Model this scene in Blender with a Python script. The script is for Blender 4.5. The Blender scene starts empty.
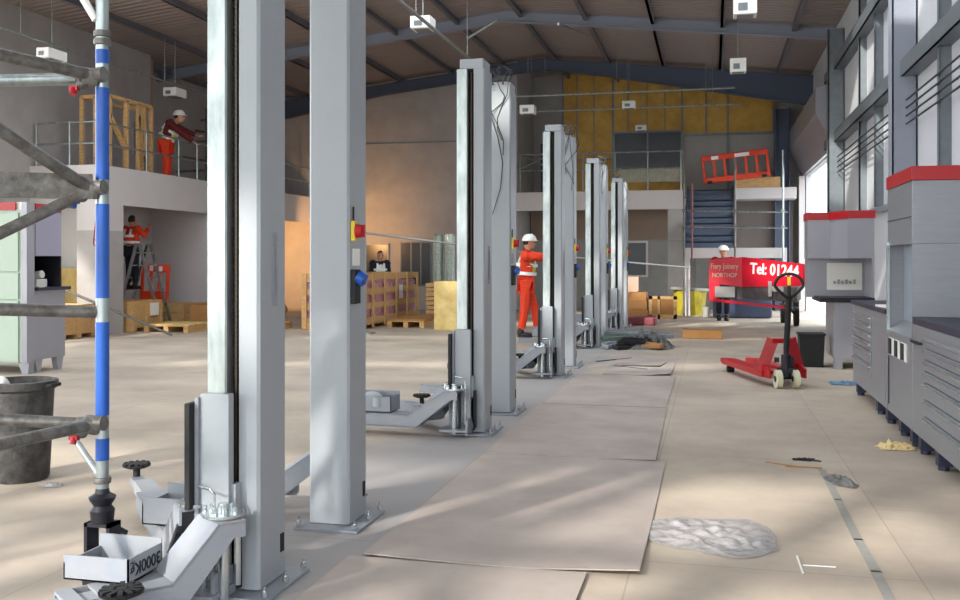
import bpy, bmesh, math, random
from mathutils import Vector, Matrix, Euler
random.seed(7)
R = math.radians
SC = bpy.context.scene
COL = SC.collection
# ------------------------------------------------------------------ camera model
TH = math.atan(232/960); CT, ST = math.cos(TH), math.sin(TH); EYE = 1.4
def ray(px, py):
    u = (px-480)/960
    return Vector((-ST+u*CT, CT+u*ST, (260-py)/960))
def G(px, py, z=0.0):
    r = ray(px, py); d = (z-EYE)/r.z
    return Vector((r.x*d, r.y*d, z))
def PY(px, py, Y):
    r = ray(px, py); d = Y/r.y
    return Vector((r.x*d, Y, EYE+r.z*d))
def PX(px, py, X):
    r = ray(px, py); d = X/r.x
    return Vector((X, r.y*d, EYE+r.z*d))
cam = bpy.data.cameras.new('camera'); co = bpy.data.objects.new('camera', cam); COL.objects.link(co)
cam.lens = 36; cam.sensor_width = 36; cam.shift_y = -40/960; cam.clip_end = 400; cam.clip_start = .05
co.location = (0, 0, EYE); co.rotation_euler = (math.pi/2, 0, TH); SC.camera = co

# ------------------------------------------------------------------ materials
MATS = {}
def mat(name, col, rough=.6, metal=0.0, var=0.0, vscale=6.0, bump=0.0, bscale=40.0, col2=None, emit=None, spec=None, trans=0.0, alpha=1.0, stretch=None, clear=0.0):
    if name in MATS: return MATS[name]
    m = bpy.data.materials.new(name); m.use_nodes = True; nt = m.node_tree; N = nt.nodes; L = nt.links
    b = N['Principled BSDF']
    c = [((v/255.0)/12.92 if v/255.0 <= .04045 else ((v/255.0+.055)/1.055)**2.4) for v in col]
    b.inputs['Base Color'].default_value = (*c, 1); b.inputs['Roughness'].default_value = rough; b.inputs['Metallic'].default_value = metal
    if trans: b.inputs['Transmission Weight'].default_value = trans
    if alpha < 1: b.inputs['Alpha'].default_value = alpha
    if clear: b.inputs['Coat Weight'].default_value = clear
    if spec is not None: b.inputs['Specular IOR Level'].default_value = spec
    if emit:
        b.inputs['Emission Color'].default_value = (*c, 1); b.inputs['Emission Strength'].default_value = emit
    if var or bump:
        tc = N.new('ShaderNodeTexCoord'); mp = N.new('ShaderNodeMapping'); L.new(tc.outputs['Object'], mp.inputs[0])
        if stretch: mp.inputs['Scale'].default_value = stretch
    if var:
        n = N.new('ShaderNodeTexNoise'); n.inputs['Scale'].default_value = vscale; n.inputs['Detail'].default_value = 6; n.inputs['Roughness'].default_value = .65
        L.new(mp.outputs[0], n.inputs['Vector'])
        cr = N.new('ShaderNodeValToRGB'); cr.color_ramp.elements[0].position = .32; cr.color_ramp.elements[1].position = .68
        if col2: c2 = [((v/255.0+.055)/1.055)**2.4 for v in col2]
        else: c2 = [v*(1-var) for v in c]
        cr.color_ramp.elements[0].color = (*c2, 1); cr.color_ramp.elements[1].color = (*c, 1)
        L.new(n.outputs[0], cr.inputs[0]); L.new(cr.outputs[0], b.inputs['Base Color'])
    if bump:
        n2 = N.new('ShaderNodeTexNoise'); n2.inputs['Scale'].default_value = bscale; n2.inputs['Detail'].default_value = 4
        L.new(mp.outputs[0], n2.inputs['Vector'])
        bp = N.new('ShaderNodeBump'); bp.inputs['Strength'].default_value = bump; bp.inputs['Distance'].default_value = .02
        L.new(n2.outputs[0], bp.inputs['Height']); L.new(bp.outputs[0], b.inputs['Normal'])
    MATS[name] = m
    return m
LIFT = mat('lift grey powder coat', (152, 158, 164), .42, 0, .06, 3, .03, 90)
LIFT2 = mat('lift grey arm paint', (130, 136, 148), .5, 0, .12, 9, .04, 60, col2=(140, 142, 146))
GALV = mat('galvanised steel', (176, 184, 184), .34, .75, .25, 14, .05, 30, col2=(130, 140, 142), stretch=(1, 1, .25))
GALVD = mat('weathered galvanised tube', (128, 126, 122), .5, .6, .4, 22, .15, 60, col2=(86, 82, 78))
GALVM = mat('galvanised wall rail', (120, 128, 134), .5, .4, .2, 8)
BLACK = mat('black rubber', (22, 22, 24), .7, 0, .2, 30)
DARK = mat('dark steel', (38, 38, 46), .45, .5, .2, 20)
ZINC = mat('bright zinc fitting', (196, 204, 208), .25, .9)
BLUE = mat('blue tape', (12, 78, 166), .4, 0, .1, 20)
RED = mat('glossy red paint', (172, 16, 28), .35, 0, .08, 5)
REDB = mat('red sign panel', (196, 16, 44), .4, 0, .12, 4)
ORANGE = mat('orange hi-vis cloth', (226, 62, 26), .8, 0, .15, 12)
ORPL = mat('orange barrier plastic', (232, 66, 26), .45, 0, .1, 8)
REFL = mat('retroreflective silver', (236, 238, 240), .3, 0)
YEL = mat('yellow hi-vis cloth', (212, 222, 40), .7)
YELP = mat('yellow plastic', (214, 190, 30), .4)
WHITE = mat('white plastic', (228, 228, 224), .45)
NAVY = mat('navy cloth', (28, 30, 44), .9, 0, .2, 20)
MAROON = mat('maroon sleeve cloth', (96, 26, 28), .9, 0, .2, 20)
SKIN = mat('skin', (196, 140, 116), .6)
HAIR = mat('dark hair', (40, 28, 22), .8)
WOODP = mat('pale pine', (206, 168, 116), .7, 0, .25, 5, .1, 30, col2=(176, 134, 84), stretch=(1, 6, 6))
PLY = mat('yellow plywood', (226, 204, 140), .65, 0, .12, 4, col2=(196, 164, 92))
BROWNB = mat('brown cardboard', (168, 120, 70), .8, 0, .15, 6)
PINK = mat('pink insulation wrap', (150, 78, 92), .5, 0, .5, 9, .4, 14, col2=(206, 160, 168))
WRAP = mat('silvery shrink wrap', (186, 196, 186), .18, .35, .5, 30, .8, 30, col2=(120, 134, 128))
STEEL = mat('brushed cabinet steel', (140, 143, 150), .34, .35, .1, 5, .02, 60, stretch=(1, 1, 12))
CABG = mat('cabinet grey paint', (150, 150, 158), .35, .25, .05, 4)
CABP = mat('cabinet pale green paint', (176, 194, 178), .5, 0, .04, 4)
CABL = mat('cabinet lilac paint', (158, 156, 176), .5)
CTOP = mat('dark worktop', (40, 40, 62), .45)
DGLASS = mat('dark window glass', (22, 28, 42), .3, .0, .4, 1.2, col2=(34, 44, 56), spec=.5)
CONC = mat('grey concrete', (140, 140, 138), .8, 0, .15, 4)
LINER = mat('off white wall liner', (196, 198, 204), .6, 0, .06, 2)
PLAS = mat('plastered grey wall', (170, 166, 164), .85, 0, .1, 1.2, col2=(154, 150, 148))
WPAINT = mat('white painted parapet', (196, 190, 190), .8, 0, .05, 2)
TANW = mat('tan plasterboard', (150, 130, 116), .85, 0, .08, 2)
YWALL = mat('yellow insulation board', (204, 164, 74), .6, 0, .35, 2.2, .15, 8, col2=(172, 130, 54))
GREYP = mat('grey plaster panel', (168, 165, 162), .8, 0, .15, 1.5)
ROOFP = mat('roof purlin paint', (100, 98, 106), .6)
RAFT = mat('rafter pale steel paint', (138, 144, 158), .55, 0, .06, 2)
RAFTD = mat('dark haunch steel paint', (70, 80, 100), .6, 0, .08, 1)
BLUEST = mat('slate blue stair sheet', (84, 96, 118), .6, 0, .15, 3)
NAVYSK = mat('blue skip paint', (52, 62, 86), .6, 0, .2, 4)
MORTAR = mat('mortar stained plastic', (34, 34, 38), .6, 0, .5, 12, .3, 40, col2=(78, 76, 74))
TAPE = mat('grey tape', (148, 146, 140), .6, 0, .15, 12)
YSACK = mat('yellow printed sack', (222, 196, 92), .5, 0, .5, 7, col2=(226, 224, 214))
DENIM = mat('grey rag', (118, 118, 120), .9, 0, .5, 20, col2=(70, 68, 66))
PAPER = mat('paper', (222, 220, 214), .8)
BRASS = mat('greased spindle', (70, 60, 52), .35, .8)
CREAM = mat('cream masking paper', (214, 192, 140), .8)
WHL = mat('cream polyurethane wheel', (206, 204, 176), .45)
CABLE = mat('grey cable', (52, 52, 54), .6)

def board_mat(name, a, b_, sc=1.3, seams=False):
    m = bpy.data.materials.new(name); m.use_nodes = True; nt = m.node_tree; N = nt.nodes; L = nt.links
    P = N['Principled BSDF']; P.inputs['Roughness'].default_value = .72; P.inputs['Specular IOR Level'].default_value = .25
    lin = lambda c: (*[((v/255+.055)/1.055)**2.4 for v in c], 1)
    ge = N.new('ShaderNodeNewGeometry')
    n = N.new('ShaderNodeTexNoise'); n.inputs['Scale'].default_value = sc; n.inputs['Detail'].default_value = 7; n.inputs['Roughness'].default_value = .6; L.new(ge.outputs['Position'], n.inputs['Vector'])
    cr = N.new('ShaderNodeValToRGB'); cr.color_ramp.elements[0].position = .35; cr.color_ramp.elements[1].position = .66
    cr.color_ramp.elements[0].color = lin(a); cr.color_ramp.elements[1].color = lin(b_); L.new(n.outputs[0], cr.inputs[0])
    last = cr.outputs[0]
    # fine grey dust
    d = N.new('ShaderNodeTexNoise'); d.inputs['Scale'].default_value = 9; d.inputs['Detail'].default_value = 8; d.inputs['Roughness'].default_value = .75; L.new(ge.outputs['Position'], d.inputs['Vector'])
    dr = N.new('ShaderNodeMapRange'); dr.inputs[1].default_value = .5; dr.inputs[2].default_value = .75; dr.inputs[4].default_value = .35; L.new(d.outputs[0], dr.inputs[0])
    mx = N.new('ShaderNodeMixRGB'); mx.inputs[2].default_value = lin((156, 152, 148)); L.new(dr.outputs[0], mx.inputs[0]); L.new(last, mx.inputs[1]); last = mx.outputs[0]
    if seams:
        # a dusty cement streak lies along the line of posts
        sx = N.new('ShaderNodeSeparateXYZ'); L.new(ge.outputs['Position'], sx.inputs[0])
        big = N.new('ShaderNodeTexNoise'); big.inputs['Scale'].default_value = 1.1; big.inputs['Detail'].default_value = 5; L.new(ge.outputs['Position'], big.inputs['Vector'])
        ad = N.new('ShaderNodeMath'); ad.operation = 'MULTIPLY_ADD'; ad.inputs[1].default_value = 1.3; L.new(big.outputs[0], ad.inputs[0]); L.new(sx.outputs['X'], ad.inputs[2])
        sb = N.new('ShaderNodeMath'); sb.operation = 'ADD'; sb.inputs[1].default_value = 1.25; L.new(ad.outputs[0], sb.inputs[0])
        ab = N.new('ShaderNodeMath'); ab.operation = 'ABSOLUTE'; L.new(sb.outputs[0], ab.inputs[0])
        mr = N.new('ShaderNodeMapRange'); mr.inputs[1].default_value = .25; mr.inputs[2].default_value = .75; mr.inputs[3].default_value = .8; mr.inputs[4].default_value = 0; L.new(ab.outputs[0], mr.inputs[0])
        m2 = N.new('ShaderNodeMixRGB'); m2.inputs[2].default_value = lin((146, 145, 147)); L.new(mr.outputs[0], m2.inputs[0]); L.new(last, m2.inputs[1]); last = m2.outputs[0]
        # board joints, 2.44 x 1.22 m
        mp = N.new('ShaderNodeMapping'); mp.inputs['Location'].default_value = (.77, .36, 0); mp.inputs['Rotation'].default_value = (0, 0, R(90)); L.new(ge.outputs['Position'], mp.inputs[0])
        br = N.new('ShaderNodeTexBrick'); br.inputs['Scale'].default_value = 1; br.inputs['Brick Width'].default_value = 2.5; br.inputs['Row Height'].default_value = 1.25; br.inputs['Mortar Size'].default_value = .004; br.inputs['Mortar Smooth'].default_value = .1
        L.new(mp.outputs[0], br.inputs['Vector'])
        br.inputs['Color1'].default_value = (1, 1, 1, 1); br.inputs['Color2'].default_value = (.93, .93, .95, 1); br.inputs['Mortar'].default_value = (.78, .76, .74, 1)
        m3 = N.new('ShaderNodeMixRGB'); m3.blend_type = 'MULTIPLY'; m3.inputs[0].default_value = 1; L.new(last, m3.inputs[1]); L.new(br.outputs[0], m3.inputs[2]); last = m3.outputs[0]
    L.new(last, P.inputs['Base Color'])
    bp = N.new('ShaderNodeBump'); bp.inputs['Strength'].default_value = .12; bp.inputs['Distance'].default_value = .01; L.new(d.outputs[0], bp.inputs['Height']); L.new(bp.outputs[0], P.inputs['Normal'])
    MATS[name] = m; return m
FLOORM = board_mat('floor covering board', (164, 151, 138), (192, 179, 162), .8, True)
SHEETM = board_mat('hardboard sheet', (156, 145, 139), (174, 162, 154), 1.6)

def ribbed(name, c1, axis, freq, bumpd=.03, rough=.6):
    m = mat(name, c1, rough, 0, .08, 1.5)
    N = m.node_tree.nodes; L = m.node_tree.links
    tc = N.new('ShaderNodeTexCoord'); w = N.new('ShaderNodeTexWave'); w.bands_direction = axis; w.inputs['Scale'].default_value = freq; w.wave_profile = 'SIN'
    L.new(tc.outputs['Object'], w.inputs['Vector']); bp = N.new('ShaderNodeBump'); bp.inputs['Strength'].default_value = .7; bp.inputs['Distance'].default_value = bumpd
    L.new(w.outputs[0], bp.inputs['Height']); L.new(bp.outputs[0], N['Principled BSDF'].inputs['Normal']); return m
ROOF = ribbed('ribbed roof liner', (150, 138, 134), 'Y', 1.6)

# ------------------------------------------------------------------ mesh helpers
class MB:
    def __init__(s): s.bm = bmesh.new()
    def box(s, x0, x1, y0, y1, z0, z1, bev=0):
        return s.obox(((x0+x1)/2, (y0+y1)/2, (z0+z1)/2), (abs(x1-x0), abs(y1-y0), abs(z1-z0)), None, bev)
    def obox(s, c, size, rot=None, bev=0):
        r = bmesh.ops.create_cube(s.bm, size=1); vs = r['verts']
        for v in vs: v.co = Vector((v.co.x*size[0], v.co.y*size[1], v.co.z*size[2]))
        if bev:
            es = list({e for v in vs for e in v.link_edges})
            rb = bmesh.ops.bevel(s.bm, geom=es, offset=bev, segments=2, affect='EDGES', profile=.5)
            vs = list({v for f in rb['faces'] for v in f.verts} | {v for v in vs if v.is_valid})
        M = rot.to_matrix().to_4x4() if isinstance(rot, Euler) else (rot.to_4x4() if rot is not None else Matrix())
        M = Matrix.Translation(Vector(c)) @ M
        bmesh.ops.transform(s.bm, matrix=M, verts=vs); return s
    def beam(s, p0, p1, w, h, bev=0):
        p0 = Vector(p0); p1 = Vector(p1); d = p1-p0
        q = d.to_track_quat('X', 'Z')
        return s.obox((p0+p1)/2, (d.length, w, h), q.to_matrix(), bev)
    def cyl(s, p0, p1, r, r1=None, seg=16):
        p0 = Vector(p0); p1 = Vector(p1); d = p1-p0
        M = Matrix.Translation((p0+p1)/2) @ d.to_track_quat('Z', 'Y').to_matrix().to_4x4()
        bmesh.ops.create_cone(s.bm, cap_ends=True, segments=seg, radius1=r, radius2=r if r1 is None else r1, depth=d.length, matrix=M); return s
    def sph(s, c, r, sc=(1, 1, 1), seg=16, rot=None):
        M = Matrix.Translation(Vector(c)) @ (rot.to_matrix().to_4x4() if rot else Matrix()) @ Matrix.Diagonal((*sc, 1))
        bmesh.ops.create_uvsphere(s.bm, u_segments=seg, v_segments=max(6, seg//2+2), radius=r, matrix=M); return s
    def tube(s, pts, r, seg=8, closed=False):
        P = [Vector(p) for p in pts]; n = len(P); rings = []
        up = None
        for i, p in enumerate(P):
            a = P[(i-1) % n] if (closed or i > 0) else p; b = P[(i+1) % n] if (closed or i < n-1) else p
            t = (b-a).normalized()
            if up is None: up = t.orthogonal().normalized()
            up = (up-t*up.dot(t)); up = up.normalized() if up.length > 1e-6 else t.orthogonal().normalized()
            w = t.cross(up)
            rings.append([s.bm.verts.new(p+(up*math.cos(k*2*math.pi/seg)+w*math.sin(k*2*math.pi/seg))*r) for k in range(seg)])
        for i in range(n if closed else n-1):
            A = rings[i]; B = rings[(i+1) % n]
            for k in range(seg): s.bm.faces.new((A[k], A[(k+1) % seg], B[(k+1) % seg], B[k]))
        if not closed:
            s.bm.faces.new(rings[0][::-1]); s.bm.faces.new(rings[-1])
        return s
    def prism(s, poly, z0, z1, axis='Z'):
        f = {'Z': lambda a, b, c: (a, b, c), 'X': lambda a, b, c: (c, a, b), 'Y': lambda a, b, c: (a, c, b)}[axis]
        A = [s.bm.verts.new(f(a, b, z0)) for a, b in poly]; B = [s.bm.verts.new(f(a, b, z1)) for a, b in poly]; n = len(poly)
        s.bm.faces.new(A[::-1]); s.bm.faces.new(B)
        for i in range(n): s.bm.faces.new((A[i], A[(i+1) % n], B[(i+1) % n], B[i]))
        return s
    def lathe(s, prof, c=(0, 0, 0), seg=28):
        c = Vector(c); rings = []
        for r, z in prof:
            rings.append([s.bm.verts.new(c+Vector((r*math.cos(k*2*math.pi/seg), r*math.sin(k*2*math.pi/seg), z))) for k in range(seg)])
        for A, B in zip(rings, rings[1:]):
            for k in range(seg): s.bm.faces.new((A[k], A[(k+1) % seg], B[(k+1) % seg], B[k]))
        s.bm.faces.new(rings[0][::-1]); s.bm.faces.new(rings[-1]); return s
    def crumple(s, cx, cy, w, d, h, n=18, seed=1, rot=0, z=.004):
        rnd = random.Random(seed); from mathutils import noise
        g = {}
        for i in range(n+1):
            for j in range(n+1):
                u = i/n-.5; v = j/n-.5
                wob = 1+.35*noise.noise(Vector((math.atan2(v, u)*1.1, seed, 0)))
                rr = max(abs(u), abs(v))*2; k = math.hypot(u, v)*2
                sc = (rr/k if k > 1e-6 else 1)
                x = u*w*wob*(.4+.6*sc); y = v*d*wob*(.4+.6*sc)
                hh = h*abs(noise.noise(Vector((u*7, v*7, seed*3.1))))*1.7+h*.35*abs(noise.noise(Vector((u*19, v*19, seed*1.7))))
                hh *= max(0, 1-rr**3)
                g[i, j] = s.bm.verts.new((cx+x*math.cos(rot)-y*math.sin(rot), cy+x*math.sin(rot)+y*math.cos(rot), z+hh))
        fs = [s.bm.faces.new((g[i, j], g[i+1, j], g[i+1, j+1], g[i, j+1])) for i in range(n) for j in range(n)]
        ex = bmesh.ops.extrude_face_region(s.bm, geom=fs)
        for e in ex['geom']:
            if isinstance(e, bmesh.types.BMVert): e.co.z += .003
        return s
def link(name, mb, m, parent=None, world=False, smooth=False):
    bm = mb.bm
    if world and parent is not None:
        bm.transform((Matrix.Translation(parent.location) @ parent.rotation_euler.to_matrix().to_4x4()).inverted())
    bmesh.ops.recalc_face_normals(bm, faces=bm.faces)
    me = bpy.data.meshes.new(name); bm.to_mesh(me); bm.free()
    for p in me.polygons: p.use_smooth = smooth
    if smooth and hasattr(me, 'set_sharp_from_angle'): me.set_sharp_from_angle(angle=R(38))
    me.materials.append(m)
    o = bpy.data.objects.new(name, me); COL.objects.link(o)
    if parent is not None: o.parent = parent
    return o
def part(name, mb, m, parent, world=True, smooth=False, label=None):
    # world coordinates by default; the grand-parent chain is only translation + z rotation of the root
    root = parent
    while root.parent is not None: root = root.parent
    bm = mb.bm
    if world: bm.transform((Matrix.Translation(root.location) @ root.rotation_euler.to_matrix().to_4x4()).inverted())
    o = link(name, mb, m, parent, False, smooth)
    if label: o['label'] = label
    return o
def tag(o, label, cat, group=None, kind=None):
    o['label'] = label; o['category'] = cat
    if group: o['group'] = group
    if kind: o['kind'] = kind
    return o
def thing(name, label, cat, loc=(0, 0, 0), rz=0, group=None):
    o = bpy.data.objects.new(name, None); COL.objects.link(o); o.empty_display_size = .1
    o.location = loc; o.rotation_euler = (0, 0, rz); return tag(o, label, cat, group)
def single(name, label, cat, mb, m, loc, group=None, smooth=False, kind=None, world=True):
    if world: mb.bm.transform(Matrix.Translation(Vector(loc)).inverted())
    o = link(name, mb, m, None, False, smooth); o.location = loc
    return tag(o, label, cat, group, kind)
def struct(name, mb, m, smooth=False):
    o = link(name, mb, m, None, False, smooth); o['kind'] = 'structure'; return o
def copy_tree(o, parent=None):
    c = o.copy(); COL.objects.link(c)
    if parent is not None: c.parent = parent
    for ch in [x for x in list(bpy.data.objects) if x.parent == o]: copy_tree(ch, c)
    return c
def text_part(name, body, m, parent, M, size, ext=.002, bold=0.0, sx=1.0, label=None):
    cu = bpy.data.curves.new(name, 'FONT'); cu.body = body; cu.size = size; cu.extrude = ext; cu.align_x = 'CENTER'; cu.align_y = 'CENTER'; cu.offset = bold; cu.resolution_u = 3
    t = bpy.data.objects.new('tmp', cu); COL.objects.link(t)
    dg = bpy.context.evaluated_depsgraph_get(); me = bpy.data.meshes.new_from_object(t.evaluated_get(dg))
    bpy.data.objects.remove(t); bm = MB(); bm.bm.free(); bm.bm = bmesh.new(); bm.bm.from_mesh(me); bpy.data.meshes.remove(me)
    bm.bm.transform(Matrix.Diagonal((sx, 1, 1, 1))); bm.bm.transform(M)
    return part(name, bm, m, parent, world=True, label=label)
def frame_mat(o, xdir, ydir):
    x = Vector(xdir).normalized(); y = Vector(ydir).normalized(); z = x.cross(y).normalized(); y = z.cross(x)
    return Matrix(((x.x, y.x, z.x, o[0]), (x.y, y.y, z.y, o[1]), (x.z, y.z, z.z, o[2]), (0, 0, 0, 1)))

# ================================================================== THE SHELL
XR = 2.5; YB = 28.5; YM = 26.0; YF = -1.6; XL = -15.0
RX = -4.5
def roofz(x): return 6.97-.11*abs(x-RX)
struct('floor', MB().box(XL, XR, YF, YB, -.12, 0), FLOORM)
ADDED_ROOFLIGHTS = [(1.4, 2.2), (5.6, 6.6), (9.4, 11.2), (12.8, 15.4)]  # unseen roof openings, added to brighten the hall
def RSEG(r0): return ((-12.4 if r0 < 9 else -9.8, -4.8), (-4.2, -1.6 if r0 < 9 else 1.7))
mb = MB(); y = YF
for r0, r1 in ADDED_ROOFLIGHTS+[(YB+.2, None)]:
    mb.prism([(XL, roofz(XL)), (RX, roofz(RX)), (XR, roofz(XR)), (XR, roofz(XR)+.2), (RX, roofz(RX)+.2), (XL, roofz(XL)+.2)], y, r0, 'Y')
    if r1:
        for xa_, xb_ in ((XL, RSEG(r0)[0][0]), (-4.8, -4.2), (RSEG(r0)[1][1], XR)): mb.prism([(xa_, roofz(xa_)), (xb_, roofz(xb_)), (xb_, roofz(xb_)+.2), (xa_, roofz(xa_)+.2)], r0, r1, 'Y')
        y = r1
struct('ceiling', mb, ROOF)
mb = MB()
x = XL+.7
while x < XR-.3:
    z = roofz(x); mb.box(x-.03, x+.03, YF, YB, z-.13, z+.02); mb.box(x-.03, x+.06, YF, YB, z-.13, z-.12); x += 1.45
struct('trim_1', mb, ROOFP)
# rafters of the portal frames with haunches at the eaves
def rafter(y, m, name, d=.3, hd=.85, hl=3.2, off=.13):
    mb = MB()
    def poly(inset): return [(XL, roofz(XL)-off), (RX, roofz(RX)-off), (XR, roofz(XR)-off), (XR, roofz(XR)-off-hd), (XR-hl, roofz(XR-hl)-off-d), (RX, roofz(RX)-off-d), (XL+hl, roofz(XL+hl)-off-d), (XL, roofz(XL)-off-hd)]
    mb.prism(poly(0), y-.008, y+.008, 'Y')
    for a, b in (((XL, roofz(XL)-off-hd), (XL+hl, roofz(XL+hl)-off-d)), ((XL+hl, roofz(XL+hl)-off-d), (RX, roofz(RX)-off-d)), ((RX, roofz(RX)-off-d), (XR-hl, roofz(XR-hl)-off-d)), ((XR-hl, roofz(XR-hl)-off-d), (XR, roofz(XR)-off-hd)), ((XL, roofz(XL)-off), (RX, roofz(RX)-off)), ((RX, roofz(RX)-off), (XR, roofz(XR)-off))):
        mb.beam((a[0], y, a[1]), (b[0], y, b[1]), .16, .015)
    return struct(name, mb, m)
rafter(21.0, RAFT, 'trim_2', .24, .26, 1.2, 0.0); rafter(25.7, RAFTD, 'trim_3', .28, .75, 6.0); rafter(13.0, RAFT, 'trim_4', .24, .55, 2.0); rafter(6.4, RAFT, 'trim_5', .24, .55, 2.0)
# right wall: lower inner leaf, sheeted upper wall, opening for the roller door
mb = MB(); mb.box(XR, XR+.15, YF, 21.6, 0, 6.2); mb.box(XR, XR+.15, 27.6, YB+.2, 0, 6.2); mb.box(XR, XR+.15, 21.6, 27.6, 3.7, 6.2)
struct('wall_right', mb, LINER)
struct('trim_6', MB().box(XR-.08, XR, YF, 21.4, 2.12, 2.2), CABG)
mb = MB()
for z in (3.8, 5.2):
    mb.box(XR-.2, XR-.17, YF, 21.4, z-.1, z+.1); mb.box(XR-.2, XR, YF, 21.4, z+.08, z+.1); mb.box(XR-.2, XR, YF, 21.4, z-.1, z-.08)
struct('trim_7', mb, GALVM)
# back wall, lower and upper parts
mb = MB(); mb.prism([(XL, 0), (-5.23, 0), (-5.23, roofz(-5.23)), (XL, roofz(XL))], YM, YM+.15, 'Y'); struct('wall_back', mb, PLAS)
mb = MB(); mb.prism([(-5.23, 0), (XR, 0), (XR, roofz(XR)), (RX, roofz(RX)), (-5.23, roofz(-5.23))], YB, YB+.15, 'Y'); struct('wall_back.001', mb, GREYP)
# pale joint line and tube running across the plain wall
struct('trim_8', MB().box(-11, -5.23, YM-.03, YM-.001, PY(400, 143, YM).z-.012, PY(400, 143, YM).z+.012), GALVM)
# yellow boarded part of the upper back wall with grey joint strips
xa = PY(563, 80, YB-.1).x; xb = PY(683, 80, YB-.1).x; xc = PY(776, 90, YB-.1).x
mb = MB(); mb.prism([(xa, 3.0), (xb, 3.0), (xb, 5.0), (xc, 5.05), (xc, roofz(xc)), (xa, roofz(xa))], YB-.1, YB-.02, 'Y'); struct('wall_back.002', mb, YWALL)
mb = MB()
for i, px in enumerate((563, 577, 594, 613, 628, 647, 665, 682)):
    xx = PY(px, 80, YB-.1).x; w = .05 if px in (563, 613, 682) else .02
    mb.box(xx-w/2, xx+w/2, YB-.14, YB-.1, 4.9 if px not in (563, 577, 594, 613) else 3.0, roofz(xx))
for px in (706, 728, 773):
    xx = PY(px, 95, YB-.1).x; mb.box(xx-.02, xx+.02, YB-.14, YB-.1, 5.0, roofz(xx))
xx = PY(728, 120, YB-.02).x; mb.box(xx-.03, xx+.03, YB-.08, YB, 3.2, 5.0)
mb.box(xb, xc, YB-.14, YB-.1, 4.98, 5.05); mb.box(xa, xb, YB-.13, YB-.1, PY(600, 160, YB).z-.015, PY(600, 160, YB).z+.015)
struct('trim_9', mb, GALVM)
def window(n, x0, x1, y, z0, z1, fm, bars=1, fw=.05, gm=DGLASS):
    mb = MB(); mb.box(x0-fw, x1+fw, y-.05, y, z0-fw, z0); mb.box(x0-fw, x1+fw, y-.05, y, z1, z1+fw); mb.box(x0-fw, x0, y-.05, y, z0, z1); mb.box(x1, x1+fw, y-.05, y, z0, z1)
    for k in range(bars):
        xx = x0+(x1-x0)*(k+1)/(bars+1); mb.box(xx-.02, xx+.02, y-.045, y, z0, z1)
    f = struct('window_%d' % n, mb, fm); g = link('pane', MB().box(x0, x1, y-.03, y-.01, z0, z1), gm, f); return f
a = PY(615, 134, YB-.12); b = PY(681, 168, YB-.12); window(1, a.x, b.x, YB-.12, b.z, a.z, GALVM)
# left walls; the open near bays are added out of view for light
mb = MB(); mb.box(-12.7, -12.5, 14.6, 19.6, 0, roofz(-12.5)); mb.box(-12.7, -12.5, YF, 14.6, 5.4, roofz(-12.5))
for y in (YF, 2.4, 6.3, 10.2, 14.1): mb.box(-12.7, -12.5, y, y+.5, 0, 5.4)
struct('wall_left', mb, PLAS)
struct('wall_left.008', MB().box(-12.5, -12.46, 15.75, 19.6, 0, 2.75), WPAINT)
struct('wall_back.008', MB().box(-5.38, -5.23, YM+.15, YB+.15, 0, roofz(-5.3)), GREYP)
struct('wall_left.001', MB().box(-13.3, -13.2, 19.6, YB, 0, roofz(-13.2)), PLAS)
struct('wall_left.002', MB().box(-13.3, -12.5, 19.6, 19.7, 0, roofz(-13.2)), TANW)
# rear mezzanine: deck, parapet, lower partition
zb_, zt = 2.8, 3.25
struct('trim_10', MB().box(-5.23, -.7, YM, YB, 2.85, 3.05), WPAINT)
struct('wall_back.003', MB().box(-5.23, -.72, YM-.12, YM, 2.75, zt), WPAINT)
a = PY(668, 210, YM); b = PY(683, 210, YM)
struct('wall_back.004', MB().box(a.x, b.x, YM-.1, YM+.5, 0, 2.75), PLAS)
a0 = PY(519, 240, 27.4).x; a1 = PY(685, 240, 27.4).x
struct('wall_back.005', MB().box(-5.2, a1+.3, 27.4, 27.5, 0, 1.98), CONC)
struct('wall_back.006', MB().box(-5.2, b.x, 27.9, 28.0, 1.98, 2.85), TANW)
a = PY(613, 243, 27.38); b = PY(646, 275, 27.38); window(2, a.x, b.x, 27.38, b.z, a.z, WPAINT, 0, .06)
a = PY(521, 225, 27.38); b = PY(548, 241, 27.38)
# windows in the plain back wall
a = PY(364, 245, YM); b = PY(388, 285, YM); window(3, a.x, b.x, YM-.01, b.z, a.z, GALVM, 0, .04)
a = PY(402, 243, YM); b = PY(431, 285, YM); window(4, a.x, b.x, YM-.01, b.z, a.z, GALVM, 2, .04)
a = PY(541, 144, YB-.02); b = PY(556, 196, YB-.02); window(5, a.x, b.x, YB-.05, b.z, a.z, GREYP, 0, .03)
# left mezzanine
struct('trim_11', MB().box(-12.5, -11.12, 15.75, 19.6, 2.75, 2.95).box(XL, -11.12, 19.6, YM, 2.75, 2.95), PLAS)
struct('wall_left.003', MB().box(-11.12, -11.0, 15.6, YM, 2.45, 3.17), WPAINT)
struct('wall_left.004', MB().box(-12.5, -11.12, 15.6, 15.75, 2.45, 3.17), WPAINT)
struct('wall_left.005', MB().box(-11.45, -10.98, 15.55, 16.3, 1.95, 2.5), WPAINT)
struct('wall_left.006', MB().box(-11.45, -10.98, 15.55, 16.3, 0, 1.95), PLAS)
struct('wall_left.007', MB().box(-12.5, -11.02, 19.6, 19.7, 0, 2.75), WPAINT)
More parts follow.
